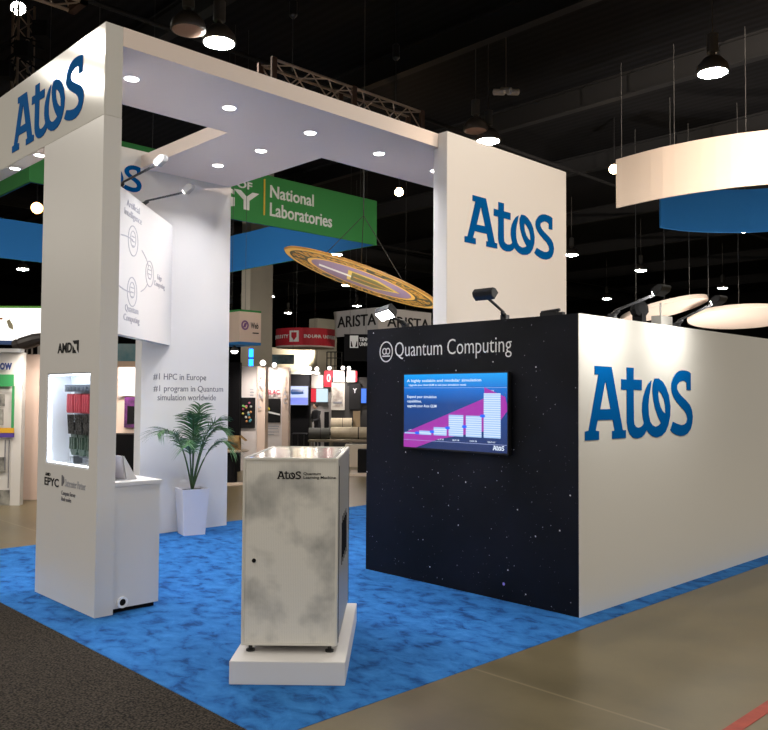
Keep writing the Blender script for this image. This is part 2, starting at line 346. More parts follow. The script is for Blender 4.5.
# ------------------------------------------------------------------ booth canopy
XF, YF, HT, HS = -6.23, 2.884, 4.773, 4.615
can = thing('booth_canopy', 'tall white overhead canopy frame with recessed lights and blue logo on its left face', 'canopy', (-7.5, 4, 4.0))
b = B(); box(b, -10.2, XF, YF, 3.037, 4.01, HT); part('side_header', b, white_g, can, bevel=.004)
b = B(); box(b, -7.5, XF, 3.037, 9.271, HS, HT); part('front_beam', b, canopy_white, can)
b = B(); box(b, -9.46, -7.5, 4.88, 6.2, HS, HT); part('cross_beam', b, canopy_white, can)
logo('lettering', blue, can, (-8.235, YF, 4.11), X, Z, 1.62, label='blue logo lettering')
dl_pos = [(-6.83, 3.415), (-6.84, 4.46), (-6.87, 5.516), (-6.89, 6.57), (-6.91, 7.58), (-7.79, 5.52), (-8.67, 5.5)]
dl_pos2 = [(-7.735, 2.955), (-8.37, 2.96)]
ringm = mat('downlight_ring', (.8, .8, .8), .3)
for (x, y), z in [(q, HS) for q in dl_pos]+[(q, 4.01) for q in dl_pos2]:
    r = .075 if z > 4.2 else .055
    b = B(); lathe(b, (x, y, z+.004), (0, 0, -1), [(r, 0), (r, .007), (r*.86, .008), (r*.8, .005)], 20)
    d = part('downlight', b, ringm, can, smooth=False)
    b = B(); lathe(b, (x, y, z-.0015), (0, 0, -1), [(r*.84, 0), (r*.84, .002)], 16)
    part('lens', b, glow_d, d, smooth=True)
    l = bpy.data.lights.new('downlight_beam', 'SPOT'); l.energy = 40; l.spot_size = math.radians(130); l.spot_blend = .8; l.shadow_soft_size = .05; l.color = (.97, .96, 1)
    o = bpy.data.objects.new('downlight_beam', l); COL.objects.link(o); o.parent = d; o.location = FRAME[can].inverted() @ Vector((x, y, z-.05))

# ------------------------------------------------------------------ display column with lit niche
tow = thing('display_column', 'white column at the left front with a lit showcase niche', 'column', (-6.83, 2.96, 0))
NX0, NX1, NZ0, NZ1, XL = -7.25, -6.385, 1.155, 1.942, -7.43
b = B(); box(b, XL, NX0, YF, 3.037, 0.003, 4.01); box(b, NX1, XF, YF, 3.037, 0.003, 4.01); box(b, NX0, NX1, YF, 3.037, 0.003, NZ0); box(b, NX0, NX1, YF, 3.037, NZ1, 4.01)
part('column_shell', b, white, tow)
b = B(); t = .012; yb = 3.09
box(b, NX0, NX0+t, YF+.004, yb, NZ0, NZ1); box(b, NX1-t, NX1, YF+.004, yb, NZ0, NZ1); box(b, NX0+t, NX1-t, YF+.004, yb, NZ0, NZ0+t); box(b, NX0+t, NX1-t, YF+.004, yb, NZ1-t, NZ1); box(b, NX0, NX1, yb, yb+.012, NZ0, NZ1)
nic = part('niche_lining', b, mat('niche_white', (.74, .78, .85), .25), tow)
b = B(); box(b, NX0+.03, NX1-.03, YF+.012, YF+.03, NZ1-t-.012, NZ1-t); box(b, NX0+t, NX0+t+.012, YF+.012, YF+.03, NZ0+.03, NZ1-.03); box(b, NX0+.03, NX1-.03, YF+.012, YF+.03, NZ0+t, NZ0+t+.008)
part('led_strip', b, mat('led_strip', (1, 1, 1), .5, emit=(.85, .93, 1), es=2.5), tow)
text('lettering', 'AMD', ink, tow, (-7.04, YF, 2.113), X, Z, .29, .085, bold=.03)
b = B()
ar = [(0, 1), (1, 1), (1, 0), (.72, .28), (.72, .72), (.28, .72)]
sq = [(0, .62), (.0, .0), (.62, 0), (.4, .26), (.26, .26), (.26, .36)]
for P in (ar, sq): prism(b, [Vector((-6.735+a*.12, YF+.001, 2.105+c*.105)) for a, c in P], (0, -.004, 0))
part('emblem', b, ink, tow)
text('lettering', 'AMD', ink, tow, (-7.25, YF, 1.047), X, Z, .11, .028, bold=.01)
text('lettering', 'EPYC', ink, tow, (-7.262, YF, .965), X, Z, .30, .07, bold=.015)
b = B(); prism(b, [Vector((-6.90+a*.05, YF+.001, .985+c*.09)) for a, c in ((0, 0), (.4, 0), (1, .35), (1, .8), (.4, 1), (0, 1))], (0, -.004, 0)); part('emblem', b, grey_ink, tow)
text('lettering', 'Datacenter Partner', faint_ink, tow, (-6.83, YF, .985), X, Z, .40, .062)
text('lettering', 'Compute Server\nblade nodes', grey_ink, tow, (-6.9, YF, .86), X, Z, .28, .085)
# server board standing in the niche
srv = thing('server_board', 'opened server board with pink and green cards inside the lit niche', 'server', (-6.72, 3.0, NZ0+t))
pcb = mat('green_circuit', (.03, .07, .05), .5, var=(.09, .14, .11), vscale=38); pinkm = mat('pink_cover', (.62, .1, .14), .4); darkc = mat('dark_chip', (.03, .03, .032), .4, var=(.16, .16, .16), vscale=60)
sx0, sx1 = -7.02, NX1-.02
b = B(); box(b, sx0, sx1, 3.03, 3.045, NZ0+.06, NZ1-.1); box(b, sx0+.05, sx0+.12, 2.98, 3.06, NZ0+t, NZ0+.07); box(b, sx1-.14, sx1-.07, 2.98, 3.06, NZ0+t, NZ0+.07)
part('tray', b, mat('tray_metal', (.2, .22, .25), .35, .7), srv)
b = B(); box(b, sx0-.02, sx1+.01, 2.95, 3.03, NZ1-.16, NZ1-.10)
for k in range(8): box(b, sx0+.02+k*.075, sx0+.06+k*.075, 2.94, 2.95, NZ1-.15, NZ1-.12)
part('header_bar', b, mat('tray_blue_grey', (.13, .15, .19), .4, .4), srv)
n = 4; wv_ = (sx1-sx0)/n
for k in range(n):
    a, c = sx0+k*wv_+.008, sx0+(k+1)*wv_-.014
    b = B(); box(b, a, c, 2.96, 3.03, 1.60, 1.765)
    for j in range(3): box(b, a+.012+j*.045, a+.035+j*.045, 2.952, 2.96, 1.61, 1.755)
    part('heat_sink', b, pinkm, srv, bevel=.003)
    b = B(); box(b, a, c, 3.0, 3.03, 1.42, 1.585)
    for j in range(4): cyl(b, (a+.02+j*.035, 2.965, 1.585), (a+.026+j*.03, 2.975, 1.42), .008, 6)
    box(b, a+.02, c-.02, 2.97, 3.0, 1.45, 1.52)
    part('cable_bundle', b, darkc, srv)
    b = B(); prism(b, [(a, 3.0, 1.415), (c, 3.0, 1.415), (c, 3.0, 1.27), (c-.03, 3.0, 1.235), (a+.03, 3.0, 1.235), (a, 3.0, 1.27)], (0, .028, 0))
    for j in range(3): box(b, a+.02+j*.04, a+.045+j*.04, 2.98, 3.0, 1.29, 1.39)
    part('circuit_card', b, pcb, srv)
l = bpy.data.lights.new('niche_light', 'AREA'); l.shape = 'RECTANGLE'; l.size = .7; l.size_y = .03; l.energy = .75; l.color = (.85, .93, 1)
o = bpy.data.objects.new('niche_light', l); COL.objects.link(o); o.parent = tow; o.location = FRAME[tow].inverted() @ Vector(((NX0+NX1)/2, YF+.03, NZ1-.03)); o.rotation_euler = (.5, 0, 0)

# low counter behind the column
ctr = thing('white_counter', 'low white storage counter behind the niche column', 'counter', (-6.75, 3.25, 0))
b = B(); box(b, -7.3, -6.25, 3.045, 3.445, .04, 1.02); part('body', b, white, ctr)
b = B(); box(b, -7.31, -6.238, 3.042, 3.462, 1.02, 1.05); part('countertop', b, white_m, ctr)
b = B(); box(b, -7.27, -6.28, 3.06, 3.42, .003, .04); part('plinth', b, black, ctr)  # recessed base, its black stands in for the toe shadow
b = B(); lathe(b, (-6.249, 3.125, .085), (1, 0, 0), [(.046, 0), (.046, .012), (.028, .012), (.028, .003)], 20)
g = part('cable_grommet', b, mat('grommet_white', (.95, .95, .95), .3), ctr)
b = B(); lathe(b, (-6.249, 3.125, .085), (1, 0, 0), [(.0275, 0), (.0275, .005)], 16); part('hole', b, black, g)
acr = mat('clear_acrylic', (.88, .89, .92), .1, trans=.45, spec=.5)
hold = thing('leaflet_holder', 'clear acrylic leaflet holder on the low white counter', 'leaflet holder', (-6.62, 3.2, 1.05))
b = B(); prism(b, [(-6.62, 3.1, 1.05), (-6.62, 3.3, 1.05), (-6.62, 3.3, 1.06), (-6.62, 3.11, 1.06)], (.24, 0, 0)); prism(b, [(-6.62, 3.21, 1.06), (-6.62, 3.30, 1.06), (-6.62, 3.185, 1.25), (-6.62, 3.175, 1.25)], (.24, 0, 0))
prism(b, [(-6.62, 3.105, 1.06), (-6.62, 3.115, 1.06), (-6.62, 3.105, 1.1), (-6.62, 3.095, 1.1)], (.24, 0, 0))
part('acrylic_stand', b, acr, hold)
b = B(); prism(b, [(-6.61, 3.19, 1.062), (-6.61, 3.205, 1.062), (-6.61, 3.172, 1.245), (-6.61, 3.166, 1.245)], (.22, 0, 0)); part('leaflet', b, mat('paper', (.62, .6, .64), .7), hold)

# ------------------------------------------------------------------ back wall and angled diagram panel
XB = -9.46
bw = thing('back_wall_panel', 'tall white back wall panel with grey slogan behind the palm', 'wall panel', (-9.52, 5.6, 0))
b = B(); box(b, -9.62, XB, 4.93, 6.215, .003, HT+.06); part('panel', b, white, bw)
b = B(); box(b, -9.62, XB, 3.75, 4.93, 3.6, HT+.06); part('upper_panel', b, white, bw)
for s, org, ww, hh in (('#1 HPC in Europe', (XB, 5.095, 1.93), .77, .105), ('#1 program in Quantum', (XB, 5.10, 1.782), 1.03, .10), ('simulation worldwide', (XB, 5.16, 1.69), .86, .078)):
    text('lettering', s, grey_ink, bw, org, Y, Z, ww, hh)
logo('lettering', blue, bw, (XB, 3.86, 4.29), Y, Z, 1.03)
dg = thing('diagram_panel', 'white angled panel hanging at the back with a ring diagram of grey circles', 'panel', E1*-2.95+E2*9.0+Z*2.39)
b = B(); obox(b, E1*-2.907+E2*7.6+Z*2.393, E2*2.70, E1*-.10, Z*1.55); part('board', b, white, dg)
b = B(); obox(b, E1*-2.912+E2*10.302+Z*2.393, E2*.13, E1*-.035, Z*1.55); part('end_strip', b, white_m, dg)
PN = E1*-2.907
def dpt(e2, z): return PN+E2*e2+Z*z+E1*.001
def ringmesh(b, c, u, v, ru, rv, wd, n_, th=.003, a0=0, a1=2*math.pi, seg=32):
    u, v = Vector(u), Vector(v); k = seg if a1-a0 > 6.2 else seg+1; rows = []
    for i in range(k):
        a = a0+(a1-a0)*i/seg; d = u*(ru*math.cos(a))+v*(rv*math.sin(a)); d2 = u*((ru-wd)*math.cos(a))+v*((rv-wd)*math.sin(a))
        rows.append([b.verts.new(Vector(c)+q+n_*h) for q, h in ((d, 0), (d2, 0), (d2, th), (d, th))])
    m_ = len(rows)
    for i in range(m_ if k == seg else m_-1):
        p_, q_ = rows[i], rows[(i+1) % m_]
        for j in range(4): b.faces.new([p_[j], p_[(j+1) % 4], q_[(j+1) % 4], q_[j]])
    return b
for e2, z, r in ((8.864, 3.446, .17), (9.478, 3.175, .155), (8.861, 2.884, .165)):
    b = B(); ringmesh(b, dpt(e2, z), E2, Z, r, r, .012, E1); ringmesh(b, dpt(e2, z+.02), E2, Z, r*.55, r*.55, .01, E1)
    for k in range(3): obox(b, dpt(e2-.05, z-.06+.05*k), E2*.1, Z*.012, E1*.003)
    part('icon_circle', b, faint_ink, dg)
cx, cz, ru, rv = 8.73, 3.165, .74, .30
for a0, a1 in ((.30, .93), (1.40, 1.95), (-.95, -.42), (-2.3, -1.45)):
    b = B(); ringmesh(b, dpt(cx, cz), E2, Z, ru, rv, .014, E1, a0=a0, a1=a1)
    part('ring_line', b, faint_ink, dg)
for s, e2, z, ww, hh in (('Artificial\nIntelligence', 8.57, 3.66, .58, .20), ('Edge\nComputing', 9.66, 3.05, .44, .17), ('Quantum\nComputing', 8.60, 2.53, .53, .20)):
    text('lettering', s, faint_ink, dg, dpt(e2, z), E2, Z, ww, hh, align='CENTER')

# ------------------------------------------------------------------ arm lamps
def arm_lamp(name, label, base, head, face, on=True, energy=20, length=.2, hh=.05, dp=.09, body=None, side=None):
    base, head, face = Vector(base), Vector(head), Vector(face).normalized()
    t = thing(name, label, 'lamp', base, group=None)
    b = B(); box(b, base.x-.03, base.x+.03, base.y-.03, base.y+.03, base.z-.002, base.z+.04); part('clamp', b, black_metal, t, bevel=.004)
    b = B(); d = head-base; tube(b, [base+Z*.03, base+d*.08+Z*.05, base+d*.95], .012, 8); lathe(b, base+Z*.03, d, [(.02, .0), (.022, .05), (.013, .10)], 10)
    part('arm', b, black_metal, t, smooth=True)
    side = Vector(side or face.cross(d)); side = (side-face*side.dot(face)).normalized()
    up = side.cross(face).normalized()
    b = B(); hw = length/2
    o = head-side*hw-up*hh-face*dp
    prism(b, [o+up*.02, o+up*(2*hh-.02), o+up*(2*hh)+face*.03, o+up*2*hh+face*dp, o+face*dp, o+face*.03], side*length)
    hd = part('lamp_head', b, body or black_metal, t, bevel=.004)
    b = B(); obox(b, head-side*(hw-.012)-up*(hh-.012)+face*.001, side*(length-.024), up*(2*hh-.024), face*.004)
    part('lens', b, glow_s if on else mat('dark_glass', (.2, .2, .2), .1), hd)
    if on:
        l = bpy.data.lights.new('arm_lamp_beam', 'SPOT'); l.energy = energy; l.spot_size = math.radians(150); l.spot_blend = 1; l.shadow_soft_size = .06; l.color = (.95, .95, 1) if body else (1, .97, .9)
        q = bpy.data.objects.new('arm_lamp_beam', l); COL.objects.link(q); q.parent = hd
        q.location = FRAME[t].inverted() @ (head+face*.03); q.rotation_mode = 'QUATERNION'; q.rotation_quaternion = face.to_track_quat('-Z', 'Y')
    return t
WH = 2.44
arm_lamp('arm_lamp', 'black arm lamp on top of the white logo wall, nearer the corner', (-3.66, 6.27, WH), (-3.12, 6.02, 2.585), (-.85, .05, -.52), energy=19, length=.14, hh=.03, dp=.1, side=Y)
arm_lamp('arm_lamp', 'black arm lamp on top of the white logo wall, farther from the corner', (-3.66, 7.45, WH), (-3.17, 7.18, 2.61), (-.85, .05, -.52), energy=19, length=.14, hh=.03, dp=.1, side=Y)
arm_lamp('arm_lamp', 'unlit black arm lamp over the starry wall in front of the logo tower', (-4.40, 5.735, WH), onY(487, 297, 5.22), (.0, .75, -.65), on=False, length=.2, hh=.04, dp=.08, side=X)
arm_lamp('arm_lamp', 'glowing black arm lamp over the left end of the starry wall', (-5.62, 5.735, WH), (-5.36, 5.2, 2.50), (.25, -.55, -.8), energy=4, length=.17, hh=.06, side=X)
h1 = onN(185, 192, E1*-2.35, E1); h2 = onN(157, 164, E1*-2.35, E1)
arm_lamp('arm_lamp', 'lit arm lamp reaching out over the right half of the diagram panel', E1*-2.955+E2*9.34+Z*3.943, h1, E1*-.75+E2*.25+Z*-.6, energy=5.5, length=.09, hh=.035, dp=.12, side=E2, body=mat('silver_lamp', (.75, .74, .72), .25, .2))
arm_lamp('arm_lamp', 'lit arm lamp reaching out just beside the column over the diagram panel', E1*-2.955+E2*8.55+Z*3.943, h2, E1*-.75+E2*.25+Z*-.6, energy=5.5, length=.09, hh=.035, dp=.12, side=E2, body=mat('silver_lamp', (.75, .74, .72), .25, .2))

# ------------------------------------------------------------------ demo room: starry wall + white logo wall
XW, YW, XBL = -3.635, 5.708, -6.143
rm = thing('demo_room', 'closed demo room with black starry front wall and white logo side wall', 'booth room', (-4.9, 7, 0))
b = B(); box(b, XBL, XW-.006, YW, YW+.06, .003, WH); part('starry_wall', b, stars, rm, label='black wall printed with small white stars')
b = B(); box(b, XW-.06, XW, YW+.002, 11.6, .003, WH); part('white_wall', b, white_g, rm, label='glossy white wall')
b = B(); box(b, XBL, XBL+.05, YW+.06, 6.86, .003, WH); box(b, XBL-.08, XBL-.02, 9.3, 11.6, .003, WH); box(b, XBL-.08, XW-.06, 11.54, 11.6, .003, WH); part('rear_wall', b, white_m, rm)
logo('lettering', blue, rm, (XW, 5.791, 1.398), Y, Z, 1.923, label='large blue logo lettering')
text('lettering', 'Quantum Computing', mat('bright_white_ink', (.95, .95, .95), .5), rm, (-5.735, YW, 2.105), X, Z, 1.43, .19, bold=-.008, label='white lettering')
b = B(); ec = Vector((-5.862, YW, 2.205))
ringmesh(b, ec, X, Z, .095, .105, .012, -Y)
ringmesh(b, ec+Vector((-.025, 0, .005)), X, Z, .032, .034, .011, -Y); ringmesh(b, ec+Vector((.025, 0, .005)), X, Z, .032, .034, .011, -Y)
obox(b, ec+Vector((-.055, .001, -.05)), X*.11, Z*.013, Y*-.004)
part('emblem', b, white_ink, rm)
# television
tv = thing('television', 'flat television on the starry wall showing a rising bar chart', 'television', (-4.98, YW-.04, 1.26))
TX0, TX1, TZ0, TZ1, TY = -5.545, -4.305, 1.275, 1.968, YW-.062
b = B(); box(b, TX0-.012, TX1+.012, TY, YW-.018, TZ0-.016, TZ1+.012); part('casing', b, black_metal, tv, bevel=.004)
b = B(); box(b, -5.2, -4.75, YW-.02, YW, 1.5, 1.8); part('wall_bracket', b, black_metal, tv)
b = B(); box(b, TX0, TX1, TY-.002, TY, TZ0, TZ1); sc = part('screen', b, tvm, tv)
TW, TH = TX1-TX0, TZ1-TZ0
def tp(a, c, d=.003): return Vector((TX0+a*TW, TY-d, TZ0+c*TH))
def tquad(nm, P, m_, d=.003): b = B(); prism(b, [tp(a, c, d) for a, c in P], (0, -.0008, 0)); return part(nm, b, m_, sc)
tquad('chart_arrow', [(.0, .02), (.0, .19), (.80, .68), (.80, .82), (.985, .70), (1, .60), (1, .52), (.93, .38), (.93, .30), (.36, .13), (.13, .0), (.0, .0)], scr_mag)
bars = [(.01, .13, .185, .205), (.165, .29, .18, .235), (.315, .445, .18, .29), (.465, .605, .18, .46), (.63, .775, .18, .455), (.795, .945, .18, .745)]
for a, c, z0, z1 in bars:
    b = B(); prism(b, [tp(a, z0, .004), tp(c, z0, .004), tp(c, z1, .004), tp(a, z1, .004)], (0, -.0008, 0)); part('chart_bar', b, scr_bar, sc)
b = B()
for a, c, z0, z1 in bars:
    z = z0+.02
    while z < z1-.01:
        prism(b, [tp(a, z, .005), tp(c, z, .005), tp(c, z+.009, .005), tp(a, z+.009, .005)], (0, -.0005, 0)); z += .028
part('bar_stripe', b, scr_white, sc)
for a, c in ((.145, .20), (.30, .225), (.455, .285), (.617, .31), (.785, .455)):
    b = B(); ob = [(a-.025+.05*q, c+.02*r_) for q, r_ in ((0, 0), (.2, .9), (.8, .9), (1, 0), (.8, -.9), (.2, -.9))]; prism(b, [tp(q, r_, .006) for q, r_ in ob], (0, -.0006, 0)); part('connector_mark', b, scr_blue, sc)
b = B(); prism(b, [tp(.0, .815), tp(1, .815), tp(1, .819), tp(0, .819)], (0, -.0006, 0)); prism(b, [tp(.0, .098, .0045), tp(1, .098, .0045), tp(1, .103, .0045), tp(0, .103, .0045)], (0, -.0006, 0)); part('rule_line', b, scr_line, sc)
for s, a, c, ww, hh in (('A highly scalable and modular simulation', .03, .885, .74, .05), ('Upgrade your Atos QLM to suit your simulation needs', .05, .835, .58, .035), ('Expand your simulation', .035, .665, .305, .05), ('capabilities,', .035, .605, .15, .048), ('upgrade your Atos QLM', .035, .54, .305, .05)):
    text('caption', s, scr_white, sc, tp(a, c, .0025), X, Z, ww*TW, hh*TH, th=.001, bold=.008)
for i, (a, c, z0, z1) in enumerate(bars):
    text('caption', ('QLM 30', 'QLM 33', 'QLM 35', 'QLM 38', 'QLM 38', 'QLM 41')[i], scr_white, sc, tp(a+.035, z0-.065+.01*(i < 2), .0035), X, Z, .065*TW, .024*TH, th=.001)
    text('caption', ('1TB', '4TB', '8TB', '16TB', '16TB', '48TB')[i], scr_white, sc, tp(a+.045, z1+.015, .0035), X, Z, .045*TW, .024*TH, th=.001)
logo('logo_mark', scr_white, sc, tp(.875, .03, .0025), X, Z, .1*TW, th=.001)

# logo tower behind the starry wall
tw = thing('logo_tower', 'tall white tower panel with blue logo rising behind the starry wall', 'tower', (-6.16, 8.07, 0))
b = B(); box(b, -6.229, -6.09, 6.873, 9.271, .003, HT); part('tower_panel', b, white, tw, bevel=.003)
logo('lettering', blue, tw, (-6.09, 7.18, 3.535), Y, Z, 1.80, label='blue logo lettering')
b = B(); box(b, -6.32, -6.231, 6.9, 9.24, .003, HS-.001); part('rear_panel', b, white_m, tw)
# clamp left on the wall top
b = B(); box(b, -4.02, -3.86, 5.72, 5.77, WH, WH+.03); cyl(b, (-4.02, 5.745, WH+.035), (-3.84, 5.745, WH+.045), .014, 8); box(b, -3.87, -3.80, 5.725, 5.765, WH, WH+.025)
solo('cable_clamp', b, black_metal, 'small black clamp lying on top of the starry wall near the corner', 'clamp')
# things poking up behind the white wall
q = onX(650, 315, -3.72)
b = B(); lathe(b, q+Vector((-.12, .02, .06)), (.8, -.4, .1), [(.03, -.07), (.07, -.05), (.085, 0), (.08, .04), (.045, .05)], 9); box(b, q.x-.17, q.x-.07, q.y-.02, q.y+.06, WH-.02, q.z+.02)
solo('black_projector_lamp', b, black, 'round black stage lamp peeking over the white logo wall', 'lamp')
q = onX(668, 322, -3.75)
b = B(); box(b, q.x-.1, q.x, q.y-.14, q.y+.09, WH-.15, WH+.11); cyl(b, (q.x-.05, q.y-.05, WH+.1), (q.x-.05, q.y-.05, WH+.24), .01, 8)
solo('grey_junction_box', b, mat('grey_box', (.3, .29, .27), .5), 'grey box with a short aerial just behind the white logo wall', 'box')

# ------------------------------------------------------------------ machine kiosk (turned 45 degrees)
ped = B(); obox(ped, E1*-1.011+E2*5.016+Z*.003, E1*.706, E2*1.425, Z*.14)
solo('machine_plinth', ped, white_m, 'low white plinth under the silver machine cabinet', 'plinth', bevel=.003)
mc = thing('machine_cabinet', 'silver machine cabinet with perforated door on the white plinth', 'machine', E1*-.67+E2*5.8+Z*.143)
A0, A1, B0, B1, C0, C1 = -.970, -.368, 5.17, 6.39, .194, 1.364
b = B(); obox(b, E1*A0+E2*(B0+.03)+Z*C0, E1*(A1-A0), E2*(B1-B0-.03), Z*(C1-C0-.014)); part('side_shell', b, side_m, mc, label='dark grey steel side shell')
b = B(); obox(b, E1*(A0+.012)+E2*(B0+.006)+Z*(C0+.012), E1*(A1-A0-.024), E2*.024, Z*(C1-C0-.024)); dr = part('door', b, perf, mc, label='perforated silver door')
b = B(); W_, H_ = A1-A0, C1-C0
for o_, u_, v_ in ((E1*A0+Z*C0, E1*.014, Z*H_), (E1*(A1-.014)+Z*C0, E1*.014, Z*H_), (E1*(A0+.014)+Z*C0, E1*(W_-.028), Z*.014), (E1*(A0+.014)+Z*(C1-.014), E1*(W_-.028), Z*.014)):
    obox(b, o_+E2*B0, u_, E2*.034, v_)
part('door_frame', b, alu, mc, label='bright aluminium edge frame')
b = B(); obox(b, E1*(A0+.02)+E2*(B0+.04)+Z*(C1-.016), E1*(W_-.04), E2*(B1-B0-.06), Z*.012); part('top_plate', b, topm, mc, label='mirror-like top plate')
b = B(); obox(b, E1*A0+E2*(B0+.034)+Z*(C1-.014), E1*.02, E2*(B1-B0-.034), Z*.014); obox(b, E1*(A1-.02)+E2*(B0+.034)+Z*(C1-.014), E1*.02, E2*(B1-B0-.034), Z*.014); obox(b, E1*(A0+.02)+E2*(B1-.02)+Z*(C1-.014), E1*(W_-.04), E2*.02, Z*.014); part('top_rim', b, alu, mc)
b = B(); lathe(b, E1*(A0+.075)+E2*(B0+.006)+Z*.72, -E2, [(.013, 0), (.013, .006), (.009, .009)], 14); part('lock', b, black, mc)
for a in (A0+.05, A1-.05):
    for e in (B0+.06, B1-.08):
        b = B(); lathe(b, E1*a+E2*e+Z*.143, (0, 0, 1), [(.028, 0), (.028, .012), (.012, .016), (.012, .052)], 12); part('foot', b, black_metal, mc)
logo('lettering', ink, mc, E1*(A0+.215)+E2*(B0+.006)+Z*1.232, E1, Z, .152, th=.003)
text('lettering', 'Quantum\nLearning Machine', ink, mc, E1*(A0+.382)+E2*(B0+.006)+Z*1.23, E1, Z, .205, .046, th=.003, bold=.015)
b = B()
for k in range(9): obox(b, E1*A1+E2*(5.55+.06*k)+Z*(.62+.04*(k % 2)), E1*.003, E2*.03, Z*.28)
part('vent_slot', b, black, mc)
b = B(); obox(b, E1*A1+E2*5.26+Z*.19, E1*.003, E2*.008, Z*1.12); obox(b, E1*A1+E2*6.33+Z*.19, E1*.003, E2*.006, Z*1.12); part('seam_strip', b, black, mc)

# ------------------------------------------------------------------ palm in a tapered pot
PC = Vector((-9.19, 5.515, .003)); pr = thing('potted_palm', 'green palm in a tall tapered white pot against the back wall', 'plant', PC, math.radians(-14))
PM = FRAME[pr]
def ploc(x, y, z): return PM @ Vector((x, y, z))
b = B()
def ring4(s, z): return [ploc(x*s, y*s, z) for x, y in ((-1, -1), (1, -1), (1, 1), (-1, 1))]
rows = [ring4(.135, 0), ring4(.172, .575), ring4(.155, .575), ring4(.15, .54)]
vs = [[b.verts.new(q) for q in r] for r in rows]
b.faces.new(vs[0][::-1]); b.faces.new(vs[3])
for a, c in zip(vs, vs[1:]):
    for i in range(4): b.faces.new([a[i], a[(i+1) % 4], c[(i+1) % 4], c[i]])
part('pot', b, mat('pot_glaze', (.7, .69, .74), .35), pr)
b = B(); prism(b, ring4(.148, .54), (0, 0, .012)); part('soil', b, mat('soil', (.03, .02, .015), .95, bump=.6), pr)
leafm = mat('palm_leaf', (.035, .12, .045), .5, var=(.11, .24, .09), vscale=11); stemm = mat('palm_stem', (.05, .1, .03), .6)
def frond(tip, mid, base=(0, 0, .54), n=34, ln=.33, droop=.38):
    b = B(); p0, p1, p2 = Vector(base), Vector(mid), Vector(tip)
    cp = lambda t: p0*(1-t)**2+p1*2*t*(1-t)+p2*t*t
    tube(b, [PM @ cp(t/14) for t in range(15)], lambda t: .011*(1-t)+.003, 6)
    f = part('frond', b, stemm, pr, smooth=True)
    b = B()
    for i in range(n):
        t = .36+.64*i/(n-1); c = cp(t); d = (cp(min(1, t+.02))-cp(t-.02)).normalized()
        s = d.cross(Z).normalized(); up = s.cross(d)
        env = math.sin(math.pi*min(1, (t-.30)/.78))**.6
        for sg in (-1, 1):
            L_ = ln*env*random.uniform(.85, 1.1)
            v = (s*sg*random.uniform(.6, .8)+d*random.uniform(.6, .85)+up*random.uniform(-.12, .28)).normalized()
            w_ = .0075; pts = []
            for k in range(5):
                q = k/4; pos = c+v*(L_*q)-Z*(L_*droop*q*q); ww = w_*(1-q**2)+.0008
                sd = v.cross(Z).normalized()*ww
                pts.append((PM @ (pos-d*ww), PM @ (pos+d*ww*1.0)))
            vv = [[b.verts.new(q) for q in pr_] for pr_ in pts]
            for m1, m2 in zip(vv, vv[1:]): b.faces.new([m1[0], m1[1], m2[1], m2[0]])
    part('leaflets', b, leafm, f)
# local frame: x away from the wall, y along it
def wl(dx, dy, z): return PM.inverted() @ (PC+Vector((dx, dy, z)))
for tip, mid in ((wl(.12, -.56, 1.28), wl(.0, -.18, 1.5)), (wl(.12, .03, 1.62), wl(-.02, .02, 1.25)), (wl(.2, .34, 1.3), wl(.05, .16, 1.5)),
                 (wl(.30, .2, 1.45), wl(.1, .06, 1.35)), (wl(.36, .36, 1.08), wl(.14, .2, 1.40)), (wl(.30, -.18, 1.52), wl(.06, -.02, 1.40)), (wl(.4, -.3, 1.15), wl(.15, -.15, 1.4))):
    frond(tip, mid)

# ------------------------------------------------------------------ hall lamps (visible ones)
def hall_lamp(x, y, label, z=7.6, on=True, s=1.0):
    t = thing('hall_lamp', label, 'lamp', (x, y, z))
    b = B(); lathe(b, (x, y, z), (0, 0, 1), [(.27*s, 0), (.285*s, .02), (.26*s, .14), (.15*s, .27), (.06*s, .30)], 20); part('shade', b, housing, t, smooth=True)
    b = B(); lathe(b, (x, y, z+.30*s), (0, 0, 1), [(.05, 0), (.05, .06), (.10, .07), (.10, .40), (.05, .42), (.012, .43), (.012, 10-z-.3*s)], 12); part('ballast', b, mat('ballast_grey', (.07, .065, .06), .5), t)
    b = B(); lathe(b, (x, y, z+.012), (0, 0, -1), [(.255*s, 0), (.25*s, .018), (.18*s, .045), (.05*s, .06)], 20); part('lens', b, glow if on else mat('unlit_lens', (.5, .32, .25), .4), t, smooth=True)
LAMPS = [(-11.51, 7.29, 'large glowing hall lamp above the front canopy beam, nearest the niche column'), (-11.62, 14.53, 'glowing hall lamp just over the logo tower top edge'),
 (-6.3, 14.28, 'big glowing hall lamp above the white curved banner'), (-11.56, 28.7, 'glowing hall lamp under the blue curved banner'),
 (-18.6, 28.7, 'glowing hall lamp immediately right of the logo tower'), (-18.6, 34.4, 'glowing hall lamp between the logo tower and the blue curved banner'),
 (-18.5, 42.9, 'small glowing hall lamp above the right flat disc'), (-18.5, 49.9, 'small glowing hall lamp at the right picture edge'),
 (-25.4, 42.9, 'small glowing hall lamp left of the tilted white disc'), (-25.5, 21.9, 'glowing hall lamp just under the green sign, behind the gold disc'),
 (-32.2, 28.4, 'glowing hall lamp below the middle of the gold disc'), (-39.1, 28.5, 'small glowing hall lamp right of the near beige pillar'),
 (-39.1, 35.4, 'small glowing hall lamp right above the grey lettered banner'), (-46, 35.1, 'small glowing hall lamp above the red drum sign'), (-39.1, 14.3, 'small distant hall lamp left of the niche column')]
for x, y, lb in LAMPS: hall_lamp(x, y, lb)
hall_lamp(-11.46, 6.68, 'dark unlit hall lamp beside the large glowing one above the canopy', on=False)
